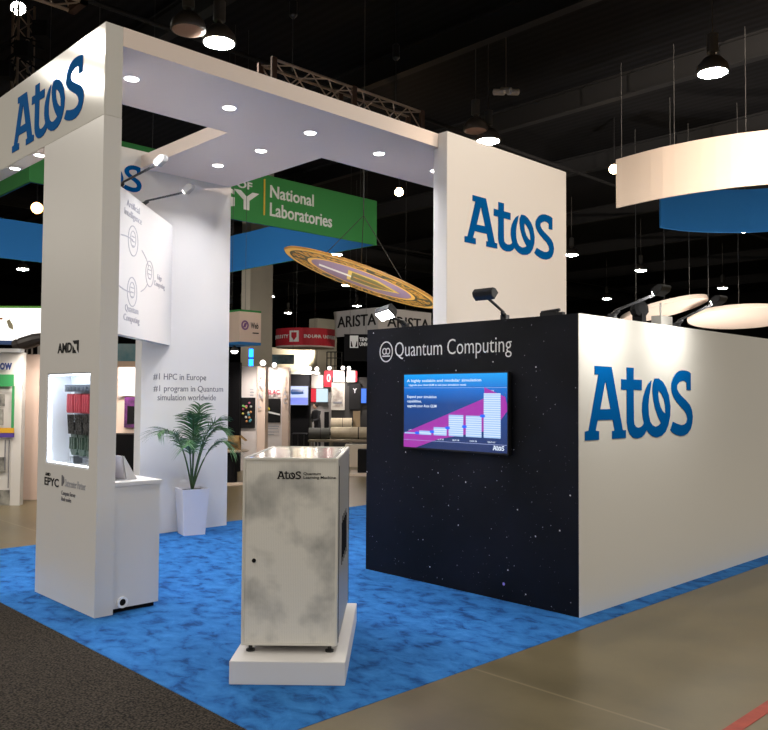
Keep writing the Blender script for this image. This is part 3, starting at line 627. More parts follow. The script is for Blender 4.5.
q = onZ(475.5, 131, 7.75); hall_lamp(q.x, q.y, 'dark unlit hall lamp left of the glowing one over the logo tower', 7.75, on=False)

# ------------------------------------------------------------------ hanging signs
def wire(b, p, r=.005, z1=9.99): cyl(b, (p.x, p.y, p.z), (p.x, p.y, z1), r, 6)
gs = thing('green_ring_sign', 'large square hanging sign, green outside with white lettering and blue inside', 'hanging sign', (-20.6, 10.3, 5.8))
GX0, GX1, GY0, GY1, GZ0, GZ1 = -25.3, -15.75, 5.83, 14.95, 5.8, 6.99
b = B(); box(b, GX1-.04, GX1, GY0, GY1, GZ0, GZ1); box(b, GX0, GX1-.04, GY0, GY0+.04, GZ0, GZ1); box(b, GX0, GX0+.04, GY0+.04, GY1, GZ0, GZ1); box(b, GX0+.04, GX1-.04, GY1-.04, GY1, GZ0, GZ1)
part('outer_fabric', b, green_cloth, gs)
b = B(); box(b, GX1-.07, GX1-.042, GY0+.07, GY1-.07, GZ0, GZ1-.01); box(b, GX0+.07, GX1-.07, GY0+.042, GY0+.07, GZ0, GZ1-.01); box(b, GX0+.042, GX0+.07, GY0+.07, GY1-.07, GZ0, GZ1-.01); box(b, GX0+.07, GX1-.07, GY1-.07, GY1-.042, GZ0, GZ1-.01)
part('inner_fabric', b, blue_cloth, gs)
text('lettering', 'National', white_ink, gs, (GX1, 11.44, 6.47), Y, Z, 1.33, .30, th=.02, bold=.012)
text('lettering', 'Laboratories', white_ink, gs, (GX1, 11.44, 6.03), Y, Z, 1.93, .32, th=.02, bold=.012)
text('lettering', 'U.S. DEPARTMENT OF', white_ink, gs, (GX1, 7.72, 6.55), Y, Z, 3.2, .17, th=.02, bold=.02)
text('lettering', 'ENERGY', white_ink, gs, (GX1, 7.5, 6.06), Y, Z, 3.62, .44, th=.02, bold=.03)
b = B(); box(b, GX1-.001, GX1+.02, 11.25, 11.29, 6.02, 6.88); part('divider_bar', b, yellow, gs)
b = B()
for x, y in ((GX1-.05, 6.2), (GX1-.05, 14.4), (GX0+.05, 6.2), (GX0+.05, 14.4), (GX1-.05, 10.3)): wire(b, Vector((x, y, GZ1-.02)))
part('wires', b, wire_m, gs)
# curved banners at the right
def arc_pts(P, z, n=28):
    out = []
    for i in range(n+1):
        s = i/n*(len(P)-1); k = min(int(s), len(P)-2); t = s-k
        p0 = P[max(k-1, 0)]; p1 = P[k]; p2 = P[k+1]; p3 = P[min(k+2, len(P)-1)]
        q = [.5*((2*p1[j])+(-p0[j]+p2[j])*t+(2*p0[j]-5*p1[j]+4*p2[j]-p3[j])*t*t+(-p0[j]+3*p1[j]-3*p2[j]+p3[j])*t**3) for j in range(2)]
        v = RH*q[0]+FH*q[1]; out.append(Vector((v.x, v.y, z)))
    return out
cb = thing('curved_banner', 'big curved hanging banner at upper right, white outside and blue inside', 'hanging sign', RH*8.5+FH*20+Z*6.35)
wp = arc_pts([(5.68, 19.9), (6.6, 18.75), (8.0, 17.75), (9.8, 17.3), (11.6, 18.0), (12.6, 19.6)], 6.42)
b = B(); strip(b, wp, 1.2, .05); part('white_band', b, mat('white_fabric', (.74, .62, .53), .7), cb)
bp_ = arc_pts([(7.46, 21.9), (8.4, 22.35), (9.5, 22.5), (10.6, 22.3), (12.0, 21.4)], 6.36)
b = B(); strip(b, bp_, 1.2, .05); part('blue_band', b, blue_cloth, cb)
b = B()
for k in (1, 6, 11, 15, 22): wire(b, wp[k]+Z*1.2, .008)
for k in (3, 16): wire(b, bp_[k]+Z*1.2, .01)
part('wires', b, wire_m, cb)
# floodlight that washes the curved banner
def flood(name, label, pos, face, col, energy, mt, size=.18):
    pos, face = Vector(pos), Vector(face).normalized(); t = thing(name, label, 'stage light', pos)
    b = B(); lathe(b, pos, face, [(size*.5, -size*1.3), (size*.75, -size*1.1), (size*.9, -size*.2), (size, 0), (size, .02)], 16); part('can', b, black_metal, t)
    b = B(); lathe(b, pos+face*.02, face, [(size*.9, 0), (size*.7, .02)], 16); part('lens', b, mt, t)
    b = B(); cyl(b, pos-face*size*.6, (pos.x, pos.y, 10), .02, 8); part('pole', b, black_metal, t)
    if energy:
        l = bpy.data.lights.new('flood_beam', 'SPOT'); l.energy = energy; l.color = col; l.spot_size = math.radians(60); l.spot_blend = .7; l.shadow_soft_size = .1
        o = bpy.data.objects.new('flood_beam', l); COL.objects.link(o); o.parent = t; o.location = face*.08; o.rotation_mode = 'QUATERNION'; o.rotation_quaternion = face.to_track_quat('-Z', 'Y')
    return t
pw = RH*9.6+FH*9.6+Z*7.2; flood('stage_light', 'stage light beyond the right picture edge washing the curved banner', pw, (RH*8.9+FH*17.4+Z*7.0)-pw, (1, .84, .68), 3800, glow_o)
flood('stage_light', 'small round warm stage light at the left end of the white curved banner', at(614, 169, 24), (at(560, 400, 12)-at(614, 169, 24)), (1, .7, .4), 60, mat('warm_glow', (1, .8, .6), .5, emit=(1, .68, .38), es=9), .16)
flood('stage_light', 'bright orange stage light left of the niche column', at(37, 208, 26), CAM-at(37, 208, 26), (1, .6, .3), 30, mat('orange_glow', (1, .6, .3), .5, emit=(1, .42, .12), es=6), .2)
flood('stage_light', 'small orange stage light beside the logo tower, over the gold disc', at(399, 192, 25), CAM-at(399, 192, 25)-Z*3, (1, .6, .3), 30, glow_o, .14)
flood('stage_light', 'bright white stage light at the upper left corner', at(18, 8, 17), Vector((-9.3, 5, 2.5))-at(18, 8, 17), (1, .95, .85), 40, glow_s, .16)

l = bpy.data.lights.new('tower_flood', 'SPOT'); l.energy = 900; l.color = (1, .74, .52); l.spot_size = .37; l.spot_blend = .5; l.shadow_soft_size = .25
o = bpy.data.objects.new('tower_flood', l); COL.objects.link(o); o.location = (3.5, 12.5, 6.2); o.rotation_mode = 'QUATERNION'; o.rotation_quaternion = (Vector((-6.1, 8.0, 3.7))-o.location).to_track_quat('-Z', 'Y')
# tilted discs
def disc_thing(name, label, u, v, D, semi, ang, tilt, th, under, rimm):
    c = at(u, v, D); R_ = semi*D/FPX; a = math.radians(ang)
    vd = (c-CAM).normalized(); lr = vd.cross(UX).normalized(); lu = lr.cross(vd); R_ = R_/max(.5, vd.dot(F))
    e1 = (lr*math.cos(a)-lu*math.sin(a)); pp = (lr*math.sin(a)+lu*math.cos(a)); e2 = (pp*math.sin(tilt)-vd*math.cos(tilt)); n_ = e1.cross(e2).normalized()
    if n_.z > 0: n_ = -n_
    t = thing(name, label, 'hanging sign', c)
    b = B(); lathe(b, c, n_, [(R_, -th), (R_*1.01, -th*.5), (R_, 0)], 56); part('disc', b, rimm, t)
    return t, c, R_, n_, e1
g, gc, gr, gn, ge = disc_thing('seal_disc', 'tilted round hanging disc with gold lettered rim and purple centre', 361.5, 279, 16.5, 81, 20, math.asin(11.5/81.), .03, None, mat('gold_rim', (.7, .36, .1), .5))
gu = ge; gv = gn.cross(gu)
def gring(nm, r0, r1, m_, lift): b = B(); ringmesh(b, gc+gn*.001, gu, gv, r0, r0, r0-r1, gn, th=lift, seg=56); return part(nm, b, m_, g)
gring('gold_border', gr*.99, gr*.93, mat('gold_bright', (.85, .5, .12), .5), .012)
gring('dark_band', gr*.93, gr*.70, mat('dark_green_print', (.06, .06, .035), .5), .008)
gring('inner_border', gr*.70, gr*.65, mat('gold_bright', (0, 0, 0)), .012)
b = B(); lathe(b, gc+gn*.001, gn, [(gr*.65, 0), (gr*.65, .008)], 48); part('purple_field', b, purple, g)
def radial_text(s, a0, a1, r, size):
    cs = [c for c in s]; me_all = bmesh.new()
    for i, c in enumerate(cs):
        if c == ' ': continue
        a = a0+(a1-a0)*(i+.5)/len(cs); d = gu*math.cos(a)+gv*math.sin(a); tn = (-gu*math.sin(a)+gv*math.cos(a))
        if (a1 < a0): tn = -tn
        cu = bpy.data.curves.new('l', 'FONT'); cu.body = c; cu.extrude = .5; cu.offset = .02; cu.resolution_u = 1; cu.align_x = 'CENTER'
        o_ = gc+d*(r-size*.35)
        me = curve_mesh(cu, lambda q: o_+tn*(q.x*size)+d*(q.y*size)+gn*(q.z*.008+.010))
        me_all.from_mesh(me); bpy.data.meshes.remove(me)
    return me_all
part('lettering', radial_text('DEPARTMENT OF ENERGY * UNITED STATES OF AMERICA * ', math.pi*.5, math.pi*2.5, gr*.815, gr*.22), gold, g)
def gpt(a, c, d): return gc+gu*(gr*a)+gv*(gr*c)+gn*d
b = B(); prism(b, [gpt(a, c, .009) for a, c in ((-.18, -.38), (-.18, .38), (.2, .36), (.5, .0), (.2, -.36))], gn*.006); sf = part('shield', b, mat('shield_yellow', (.75, .55, .12), .5), g)
b = B(); prism(b, [gpt(a, c, .015) for a, c in ((-.13, -.3), (-.13, .3), (.17, .28), (.42, .0), (.17, -.28))], gn*.004); part('shield_field', b, mat('shield_green', (.16, .15, .06), .5), sf)
b = B(); prism(b, [gpt(a, c, .019) for a, c in ((-.1, -.03), (-.1, .05), (.38, .02), (.38, -.02))], gn*.003); part('sun_ray', b, gold, sf)
b = B(); obox(b, gc-gu*gr*.55-gv*gr*.10+gn*.01, gu*gr*.42, gv*gr*.12, gn*.006); part('scroll', b, white_ink, g)
b = B(); tp_ = gc-gn*.1+Z*1.2
for a in (.5, 2.6, 4.7): cyl(b, gc-gn*.1+(gu*math.cos(a)+gv*math.sin(a))*gr*.6, tp_, .008, 6)
cyl(b, tp_, (tp_.x, tp_.y, 9.99), .012, 6); part('wires', b, wire_m, g)
pd = mat('disc_fabric', (.72, .62, .55), .7)
def plain_disc(label, u, v, D, semi, ang, mn):
    t, c, r, n_, e_ = disc_thing('hanging_disc', label, u, v, D, semi, ang, math.asin(mn/semi), .12, None, pd)
    b = B()
    for a in (.6, 2.7, 4.8):
        uu, vv = frame_of(n_); wire(b, c-n_*.1+(uu*math.cos(a)+vv*math.sin(a))*r*.7, .01)
    part('wires', b, wire_m, t)
plain_disc('tilted pale hanging disc behind the black lamp over the white wall', 664, 311, 25, 40, -14, 6)
plain_disc('flat pale hanging disc at the right edge above the white wall', 741, 319, 25, 46, -2, 9.5)

for p_, q_, en, cl in ((at(350, 425, 15.2), gc, 200, (1, .9, .75)), (at(715, 425, 19.), at(725, 207, 22.4), 420, (1, .95, .9)), (Vector((-19, 9.5, 2.6)), Vector((-25.2, 9, 6.5)), 420, (1, .95, .9)), (Vector((-20, 9.5, 2.6)), Vector((-20.5, 14.9, 6.5)), 420, (1, .95, .9)), (at(668, 425, 24.0), at(655, 313, 25), 260, (1, .86, .74)), (at(740, 425, 24.0), at(738, 318, 25), 260, (1, .86, .74))):  # unseen uplights: underlight for the discs, plus ones added to brighten the blue fabrics
    l = bpy.data.lights.new('unseen_uplight', 'SPOT'); l.energy = en; l.color = cl; l.spot_size = math.radians(95); l.spot_blend = .8; l.shadow_soft_size = .1
    o = bpy.data.objects.new('unseen_uplight', l); COL.objects.link(o); o.location = p_; o.rotation_mode = 'QUATERNION'; o.rotation_quaternion = (q_-p_).to_track_quat('-Z', 'Y')
# lighting trusses
def truss(label, p, q, s=.36, n=9):
    p, q = Vector(p), Vector(q); d = (q-p); L_ = d.length; dn = d.normalized(); sd = dn.cross(Z).normalized()
    t = thing('lighting_truss', label, 'truss', p)
    cs = [sd*s/2, sd*-s/2, sd*s/2+Z*s, sd*-s/2+Z*s]
    for c in cs: b = B(); cyl(b, p+c, q+c, .025, 8); part('chord', b, truss_m, t)
    b = B()
    for i in range(n):
        a0, a1 = p+dn*L_*i/n, p+dn*L_*(i+1)/n
        for c0, c1 in ((0, 2), (1, 3), (0, 1), (2, 3)): cyl(b, a0+cs[c0 if i % 2 else c1], a1+cs[c1 if i % 2 else c0], .012, 6)
    part('lattice', b, truss_m, t)
    for e in (p, (p+q)/2, q):
        b = B(); o_ = e-dn*.05-sd*(s/2+.03)-Z*.03; obox(b, o_, dn*.1, sd*(.05), Z*(s+.06)); obox(b, o_+sd*(s+.01), dn*.1, sd*.05, Z*(s+.06)); obox(b, o_, dn*.1, sd*(s+.06), Z*.05)
        part('joint_plate', b, mat('rust_plate', (.06, .035, .025), .8, spec=.1), t)
    for k in (.15, .85):
        b = B(); e = p+d*k+Z*s; cyl(b, e, (e.x, e.y, 9.99), .012, 6); lathe(b, e+Z*.9, (0, 0, 1), [(.03, 0), (.07, .05), (.07, .28), (.03, .33)], 10); part('chain_hoist', b, black_metal, t)
truss('box truss hanging above the middle of the front canopy beam', (-10.75, 7.72, 6.82), (-10.75, 11.2, 6.82))
truss('box truss end at the top left above the canopy corner', (-10.7, 2.2, 7.0), (-10.7, 4.55, 7.0))
rig = thing('rigging_column', 'dark rigging bundle with cables hanging at the upper left', 'rigging', at(22, 92, 16))
b = B(); p0 = at(22, 92, 16)
for dx, dy in ((-.15, -.15), (.15, -.15), (.15, .15), (-.15, .15)): cyl(b, p0+Vector((dx, dy, 0)), p0+Vector((dx, dy, 1.7)), .025, 8)
for k in range(6):
    for dx, dy, ex, ey in ((-.15, -.15, .15, -.15), (.15, -.15, .15, .15), (.15, .15, -.15, .15), (-.15, .15, -.15, -.15)): cyl(b, p0+Vector((dx, dy, .28*k)), p0+Vector((ex, ey, .28*(k+1))), .012, 6)
part('mast', b, truss_m, rig)
b = B()
for k in range(7):
    a = random.uniform(-.5, .3); tube(b, [p0+RH*(-.6+a)+Z*(.1+.1*k), p0+RH*(a*.3)+Z*(.45+.1*k)-FH*.2, p0+RH*(.5+a)+Z*(.2+.13*k)], .018, 6)
part('cables', b, black, rig)
b = B()
for k in range(3): obox(b, p0+RH*(-.4+.35*k)+Z*(.2+.4*k)-FH*.3, RH*.28, FH*.25, Z*.3)
part('control_boxes', b, black, rig)
sp = thing('tube_light_cluster', 'small cluster of pale tubes hanging high above the logo tower', 'light fitting', at(506, 93, 18))
for k in range(3):
    p0 = at(499+7*k, 92-1.5*(k % 2), 18); b = B(); lathe(b, p0, RH*.8-FH*.5+Z*-.2, [(.04, -.14), (.07, -.12), (.07, .12), (.05, .14)], 10); part('tube', b, mat('pale_tube', (.5, .46, .42), .5), sp)
b = B(); p0 = at(506, 89, 18); cyl(b, p0, (p0.x, p0.y, 10), .012, 6); obox(b, at(497, 90, 18), RH*.4, FH*.04, Z*.03); part('hanger', b, steel, sp)

# ------------------------------------------------------------------ neighbours in the hall
def pillar(label, u0, um, u1, D, vt=None):
    c = at(um, 398, D); l_ = (um-u0)*D/FPX*1.414; r_ = (u1-um)*D/FPX*1.414
    b = B(); zt = 10 if vt is None else at(um, vt, D).z
    # the corner points at the aisle; faces run along the hall axes
    box(b, c.x-l_, c.x, c.y, c.y+r_, 0, zt)
    box(b, c.x-l_-.04, c.x+.04, c.y-.04, c.y+r_+.04, 0, .12)
    return solo('concrete_pillar', b, beige, label, 'pillar')
pillar('near square beige pillar with two visible faces behind the green sign', 238, 249, 268.5, 27)
pillar('far beige pillar behind the red drum sign', 307.5, 317, 335, 46, 318)
# cube sign with round emblem
cs_ = thing('cube_sign', 'pale hanging cube sign with a purple round emblem', 'hanging sign', at(239, 345, 17.5))
c = at(239.3, 341.5, 17.5); ct = at(239.3, 311, 17.5)
b = B(); box(b, c.x-.9, c.x, c.y, c.y+.56, c.z, ct.z); part('cube', b, mat('cube_fabric', (.74, .58, .48), .6), cs_)
b = B(); box(b, c.x-.9, c.x+.003, c.y-.003, c.y+.56, c.z-.06, c.z); part('blue_hem', b, blue_cloth, cs_)
b = B(); box(b, c.x-.9, c.x+.003, c.y-.003, c.y+.56, ct.z, ct.z+.04); part('green_hem', b, green_cloth, cs_)
b = B(); ringmesh(b, (c.x+.001, c.y+.14, c.z+.36), Y, Z, .095, .105, .035, X, th=.004); prism(b, [Vector((c.x+.001, c.y+.14+q*.05, c.z+.36+r_*.05)) for q, r_ in ((-1, -1), (.2, -1), (1, 1), (-.2, 1))], (.004, 0, 0)); part('emblem', b, mat('purple_ink', (.2, .08, .25), .5), cs_)
text('lettering', 'Web', ink, cs_, (c.x, c.y+.29, c.z+.30), Y, Z, .2, .13, bold=.02)
b = B(); box(b, c.x, c.x+.004, c.y+.34, c.y+.5, c.z+.19, c.z+.215); part('text_line', b, ink, cs_)
b = B(); wire(b, Vector((c.x-.45, c.y+.1, ct.z))); wire(b, Vector((c.x-.45, c.y+.45, ct.z))); part('wires', b, wire_m, cs_)
# blue light column under the cube sign
bl = thing('blue_light_post', 'glowing blue light post below the cube sign', 'light', at(251, 400, 20.5)-Z*at(251, 400, 20.5).z)
bz = at(251, 366, 20.5); bt = at(251, 349, 20.5)
b = B(); lathe(b, (bz.x, bz.y, bz.z), (0, 0, 1), [(.055, 0), (.055, (bt.z-bz.z)*.42)], 14); lathe(b, (bz.x, bz.y, bz.z+(bt.z-bz.z)*.5), (0, 0, 1), [(.055, 0), (.055, (bt.z-bz.z)*.5)], 14); part('light_tube', b, mat('blue_tube', (0, .1, 1), .4, emit=(.01, .18, 1), es=2.5), bl)
b = B(); cyl(b, (bz.x, bz.y, 0), (bz.x, bz.y, bz.z), .06, 12); lathe(b, (bz.x, bz.y, bz.z+(bt.z-bz.z)*.41), (0, 0, 1), [(.065, 0), (.065, (bt.z-bz.z)*.1)], 12); part('post', b, black_metal, bl)
# lit pendant
pq = at(234.5, 351, 17.9); pn = thing('pendant_lamp', 'small white pendant lamp under the cube sign', 'lamp', pq)
b = B(); lathe(b, pq, (0, 0, 1), [(.09, 0), (.07, .06), (.03, .1), (.012, .12), (.012, .2)], 14); part('shade', b, housing, pn)
b = B(); lathe(b, pq, (0, 0, -1), [(.085, 0), (.06, .04), (.02, .055)], 14); part('bulb', b, mat('pendant_glow', (1, 1, 1), emit=(1, .95, .9), es=4), pn)
b = B(); cyl(b, pq+Z*.2, (pq.x, pq.y, c.z-.06), .006, 6); part('cord', b, black, pn)

# black drape beside the back wall, standing on a base
b = B(); fbox(b, 226, 238.5, 362, 480, 18.8, .25, z0=0); dz = solo('black_drape', b, black_cloth, 'tall black drape right behind the white back wall edge', 'drape')
# PNNL panel and SLAC panel
def poster_panel(nm, label, u0, um, u1, v0, D, z0=0.):
    t = thing(nm, label, 'display panel', Vector((at(u0, 400, D).x, at(u0, 400, D).y, z0)))
    b = B(); fbox(b, u0, um, v0, 460, D, .08, z0=z0); part('poster_board', b, mat('pale_board', (.78, .72, .7), .5), t)
    b = B(); fbox(b, um, u1, v0, 460, D-.25, .5, z0=z0); part('side_post', b, peach, t)
    return t
D1 = 19.2
t = poster_panel('poster_panel', 'peach display panel with vertical letters and a colourful molecule picture', 239, 256.5, 264.5, 366, D1)
b = B(); fbox(b, 239.5, 255, 397.5, 428, D1-.012, .012); pb = part('picture', b, ink, t, label='black picture of a coloured molecule')
cols = [(.7, .3, .1), (.1, .4, .5), (.6, .6, .55), (.5, .1, .2), (.2, .5, .15), (.55, .45, .1)]
for k in range(16):
    a = k*.9; q = at(247+5.2*math.cos(a)*random.uniform(.4, 1), 412+11*math.sin(a*1.3)*random.uniform(.5, 1), D1-.02)
    b = B(); bmesh.ops.create_icosphere(b, subdivisions=1, radius=.032, matrix=Matrix.Translation(q)); part('blob', b, mat('blob%d' % (k % 6), cols[k % 6], .5), pb)
text('lettering', 'P\nN\nN\nL', faint_ink, t, at(258.4, 408, D1-.25)-FH*.0, RH, Z, .10, .80, th=.006, bold=.02, line=.9)
for v in (389, 392, 395): b = B(); fbox(b, 250, 254-.6*(v % 2), v, v+.9, D1-.006, .006); part('text_line', b, faint_ink, t)
D2 = 24.
t = poster_panel('poster_panel', 'white display panel with red letters and a dark ray picture', 265.2, 281.5, 288, 367, D2)
b = B(); fbox(b, 265.5, 280.3, 398.5, 422.5, D2-.012, .012); pb = part('picture', b, ink, t, label='dark picture with a white ray')
b = B(); prism(b, [at(266, 412.5, D2-.014), at(280, 415.5, D2-.014), at(280, 413.8, D2-.014), at(268, 411, D2-.014)], -FH*.006); part('ray', b, white_ink, pb)
b = B(); bmesh.ops.create_icosphere(b, subdivisions=2, radius=.06, matrix=Matrix.Translation(at(268, 409, D2-.02))); part('blob', b, mat('blob_yellow', (.6, .5, .05), .5), pb)
text('lettering', 'SLAC', mat('crimson_ink', (.45, .05, .1), .5), t, at(267.5, 394.5, D2), RH, Z, .36, .14, th=.006, bold=.03)
text('lettering', 'S\nL\nA\nC', faint_ink, t, at(283, 404, D2-.25), RH, Z, .11, .85, th=.006, bold=.02, line=.9)
for v, u in ((426, 279), (428, 278), (431.5, 279), (434, 274)): b = B(); fbox(b, 266, u, v, v+.8, D2-.006, .006); part('text_line', b, faint_ink, t)
# television stand with black wall
D3 = 26.
bwk = B(); fbox(bwk, 288, 309, 374, 460, D3, .5, z0=0); solo('black_display_wall', bwk, black_cloth, 'black display wall right of the white panel with red letters', 'wall')
tvb = thing('monitor', 'monitor with a blue machine picture on the black display wall', 'monitor', at(298, 405, D3-.1))
b = B(); fbox(b, 288.4, 308.4, 385.5, 405.5, D3-.09, .085); part('casing', b, black_metal, tvb)
b = B(); fbox(b, 288.8, 307.9, 386.2, 404.8, D3-.10, .01); s1 = part('screen', b, lit('screen_lavender', (.52, .6, .9)), tvb)
b = B(); lathe(b, at(291, 391.8, D3-.12), RH*1+Z*-.02, [(.05, 0), (.09, .03), (.08, .22), (.055, .40)], 10); part('machine_image', b, lit('screen_navy', (.01, .06, .2)), s1)
b = B(); fbox(b, 289, 307.7, 397.5, 404.5, D3-.105, .006); part('caption_band', b, lit('screen_violet', (.2, .25, .75)), s1)
b = B(); fbox(b, 291.5, 306, 433.5, 434.5, D3-1.2, .5); 
for u in (292, 298, 304): cyl(b, at(u, 434, D3-1.0), Vector((at(u, 434, D3-1.0).x, at(u, 434, D3-1.0).y, 0)), .015, 8)
solo('wire_stool', b, black_metal, 'low dark wire-legged bench before the black display wall', 'bench')
# row of header boards and small lit boxes
D4 = 27.
def hung_board(nm, label, u0, u1, v0, v1, D, m_):
    t = thing(nm, label, 'banner', at((u0+u1)/2, v1, D)); b = B(); fbox(b, u0, u1, v0, v1, D, .08); part('panel', b, m_, t)
    b = B(); wire(b, at(u0+1, v0, D+.04)); wire(b, at(u1-1, v0, D+.04)); part('wires', b, wire_m, t); return t
def sign_board(nm, label, u0, u1, v0, v1, D, m_, cat='sign board', floor=False, th=.08):
    b = B(); fbox(b, u0, u1, v0, v1, D, th, z0=0 if floor else None); return solo(nm, b, m_, label, cat)
pale = mat('pale_fabric', (.74, .7, .66), .6)
greyp = mat('grey_print', (.42, .4, .37), .6, var=(.2, .17, .15), vscale=5)
def booth_back(nm, label, u0, u1, v0, D, m_, v1=None):
    """back wall of a neighbour's stand reaching the floor"""
    b = B(); fbox(b, u0, u1, v0, 440, D, .1, z0=0); return solo(nm, b, m_, label, 'wall')
booth_back('grey_stand_wall', 'grey stand wall right of the black display wall', 309.5, 331, 376, 28.62, mat('stand_grey', (.3, .28, .27), .6))
booth_back('dark_stand_wall', 'dark stand wall behind the carpet rolls', 331.2, 372, 377, 28.15, mat('stand_dark', (.025, .023, .022), .7))
hb = sign_board('header_board', 'long pale header board over the black display wall', 291, 320, 371.3, 374.0, 26.1, pale)
sign_board('sign_panel', 'small pale lit sign panel left of the red one', 311.5, 323, 375, 388, 28.54, pale)
t = thing('red_sign_panel', 'red sign panel with a white oval emblem', 'sign panel', at(329, 388, 28))
b = B(); fbox(b, 324, 333.4, 370.5, 387, 28.54, .075); part('panel', b, red, t)
b = B(); q = at(328.7, 378, 28.53); ringmesh(b, q, RH, Z, .06, .13, .03, -FH, th=.01); part('emblem', b, white_ink, t)
sign_board('sign_panel', 'small white lit sign panel right of the red one', 333.6, 344.2, 370.5, 382, 28.07, pale)
sign_board('sign_panel', 'white sign panel with a red stripe, next to the starry wall', 346.8, 355, 370.5, 382, 28.07, pale)
sign_board('red_stripe', 'narrow red sign strip next to the starry wall', 355.1, 357, 371, 382, 28.07, red)
t = thing('lit_screen', 'red and pale blue lit screen above the two dark-clothed people', 'screen', at(319, 402, 28.2))
b = B(); fbox(b, 310, 328, 388.2, 402.5, 28.555, .06); part('casing', b, black_metal, t)
b = B(); fbox(b, 310.3, 316, 388.6, 402, 28.545, .01); part('red_field', b, lit('screen_red', (.65, .01, .03)), t)
b = B(); fbox(b, 316.2, 327.8, 388.6, 402, 28.545, .01); part('pale_field', b, lit('screen_pale', (.55, .7, .78)), t)
t = thing('framed_poster', 'pale framed poster with brown details above the carpet rolls', 'poster', at(337, 410, 27))
b = B(); fbox(b, 331.4, 344.5, 382.5, 410, 28.085, .06); part('board', b, mat('poster_paper', (.45, .42, .38), .6), t)
b = B(); fbox(b, 332.6, 342.8, 387, 406.5, 28.075, .01); part('print', b, greyp, t)
b = B(); fbox(b, 333.3, 342, 401.5, 403.5, 28.068, .006); part('text_line', b, grey_ink, t)
t = thing('black_poster', 'black poster with a pale letter on it beside the framed poster', 'poster', at(354, 409, 27))
b = B(); fbox(b, 349, 360.5, 382.5, 409.5, 28.085, .06); part('board', b, ink, t)
text('lettering', 'Y', faint_ink, t, at(352.8, 393, 28.083), RH, Z, .14, .16, th=.006, bold=.03)
t = thing('blue_screen', 'small blue lit screen beside the starry wall edge', 'screen', at(363.5, 403, 26))
b = B(); fbox(b, 360.8, 366.5, 388, 403.5, 28.085, .06); part('casing', b, black_metal, t)
b = B(); fbox(b, 361.2, 366.2, 388.6, 403, 28.075, .01); part('picture', b, lit('screen_azure', (.05, .2, .9)), t)
# clip-on spot lights along the tops of the neighbour stands
for i, (u, v, vt_, D, where) in enumerate(((263, 363, 366, 18.93, 'the molecule panel'), (274.5, 365, 367, 23.93, 'the white panel with red letters'), (303, 369, 371.3, 26.03, 'the black display wall'), (309.5, 368.3, 371.3, 26.03, 'the long pale header board'), (317, 369, 371.3, 26.03, 'the right end of the header board'),
                                   (329.5, 368.2, 370.5, 28.47, 'the red sign panel'), (343, 368, 370.5, 28.0, 'the small white panel'), (349, 368.4, 370.5, 28.0, 'the red-striped panel'))):
    q = at(u, v, D); t = thing('clip_spotlight', 'tiny glowing clip light on top of '+where, 'lamp', q)
    b = B(); lathe(b, q+FH*.02, -FH+Z*-.2, [(.03, -.12), (.07, -.06), (.075, 0)], 12); part('can', b, housing, t)
    b = B(); bmesh.ops.create_icosphere(b, subdivisions=2, radius=.06, matrix=Matrix.Translation(q-FH*.03)); part('bulb', b, mat('clip_glow', (1, 1, 1), emit=(1, .94, .88), es=8), t, smooth=True)
    b = B(); cyl(b, q+FH*.1, Vector((q.x, q.y, at(u, vt_, D+.1).z))+FH*.1, .012, 6); part('bracket', b, steel, t)
    l = bpy.data.lights.new('clip_beam', 'SPOT'); l.energy = 55; l.color = (1, .9, .82); l.spot_size = 2.0; l.spot_blend = 1; l.shadow_soft_size = .06
    o = bpy.data.objects.new('clip_beam', l); COL.objects.link(o); o.parent = t; o.location = -FH*.55+Z*.12; o.rotation_mode = 'QUATERNION'; o.rotation_quaternion = (FH*.45-Z).to_track_quat('-Z', 'Y')
# red drum sign
c = at(302.5, 336.5, 32)-FH*0; r_ = 30.5*32/FPX; z0_ = at(302, 345, 32).z; z1_ = at(302, 327.5, 32).z
c = c+FH*r_
ds = thing('drum_sign', 'red cylindrical hanging sign with a white shield and lettering', 'hanging sign', (c.x, c.y, z0_))
b = B(); lathe(b, (c.x, c.y, z0_), (0, 0, 1), [(r_, 0), (r_, z1_-z0_)], 48); part('drum', b, red, ds, smooth=False)
b = B(); lathe(b, (c.x, c.y, z0_-.06), (0, 0, 1), [(r_*.99, 0), (r_*.99, .06)], 48); part('hem', b, mat('pale_hem', (.7, .6, .58), .6), ds)
def drum_txt(s, a0, a1, zc, size, m_, bold=.03):
    bmx = bmesh.new(); n_ = len(s)
    for i, ch in enumerate(s):
        if ch == ' ': continue
        a = a0+(a1-a0)*(i+.5)/n_; d = RH*math.sin(a)-FH*math.cos(a); tn = RH*math.cos(a)+FH*math.sin(a)
        cu = bpy.data.curves.new('l', 'FONT'); cu.body = ch; cu.extrude = .5; cu.offset = bold; cu.resolution_u = 1; cu.align_x = 'CENTER'
        o_ = Vector((c.x, c.y, zc))+d*r_*1.003
        me = curve_mesh(cu, lambda q: o_+tn*(q.x*size)+Z*(q.y*size)+d*(q.z*.02))
        bmx.from_mesh(me); bpy.data.meshes.remove(me)
    return bmx
zc = z0_+(z1_-z0_)*.42
part('lettering', drum_txt('INDIANA UNIVERSITY', .02, 1.6, zc, .19, white_ink), white_ink, ds)
part('lettering', drum_txt('UNIVERSITY', -1.55, -.50, zc, .19, white_ink), white_ink, ds)
b = B(); a = -.28; d = RH*math.sin(a)-FH*math.cos(a); tn = RH*math.cos(a)+FH*math.sin(a); o_ = Vector((c.x, c.y, z0_+.13))+d*r_*.985
obox(b, o_-tn*.19, tn*.38, d*.04, Z*.44); sh = part('shield_plate', b, white_ink, ds)
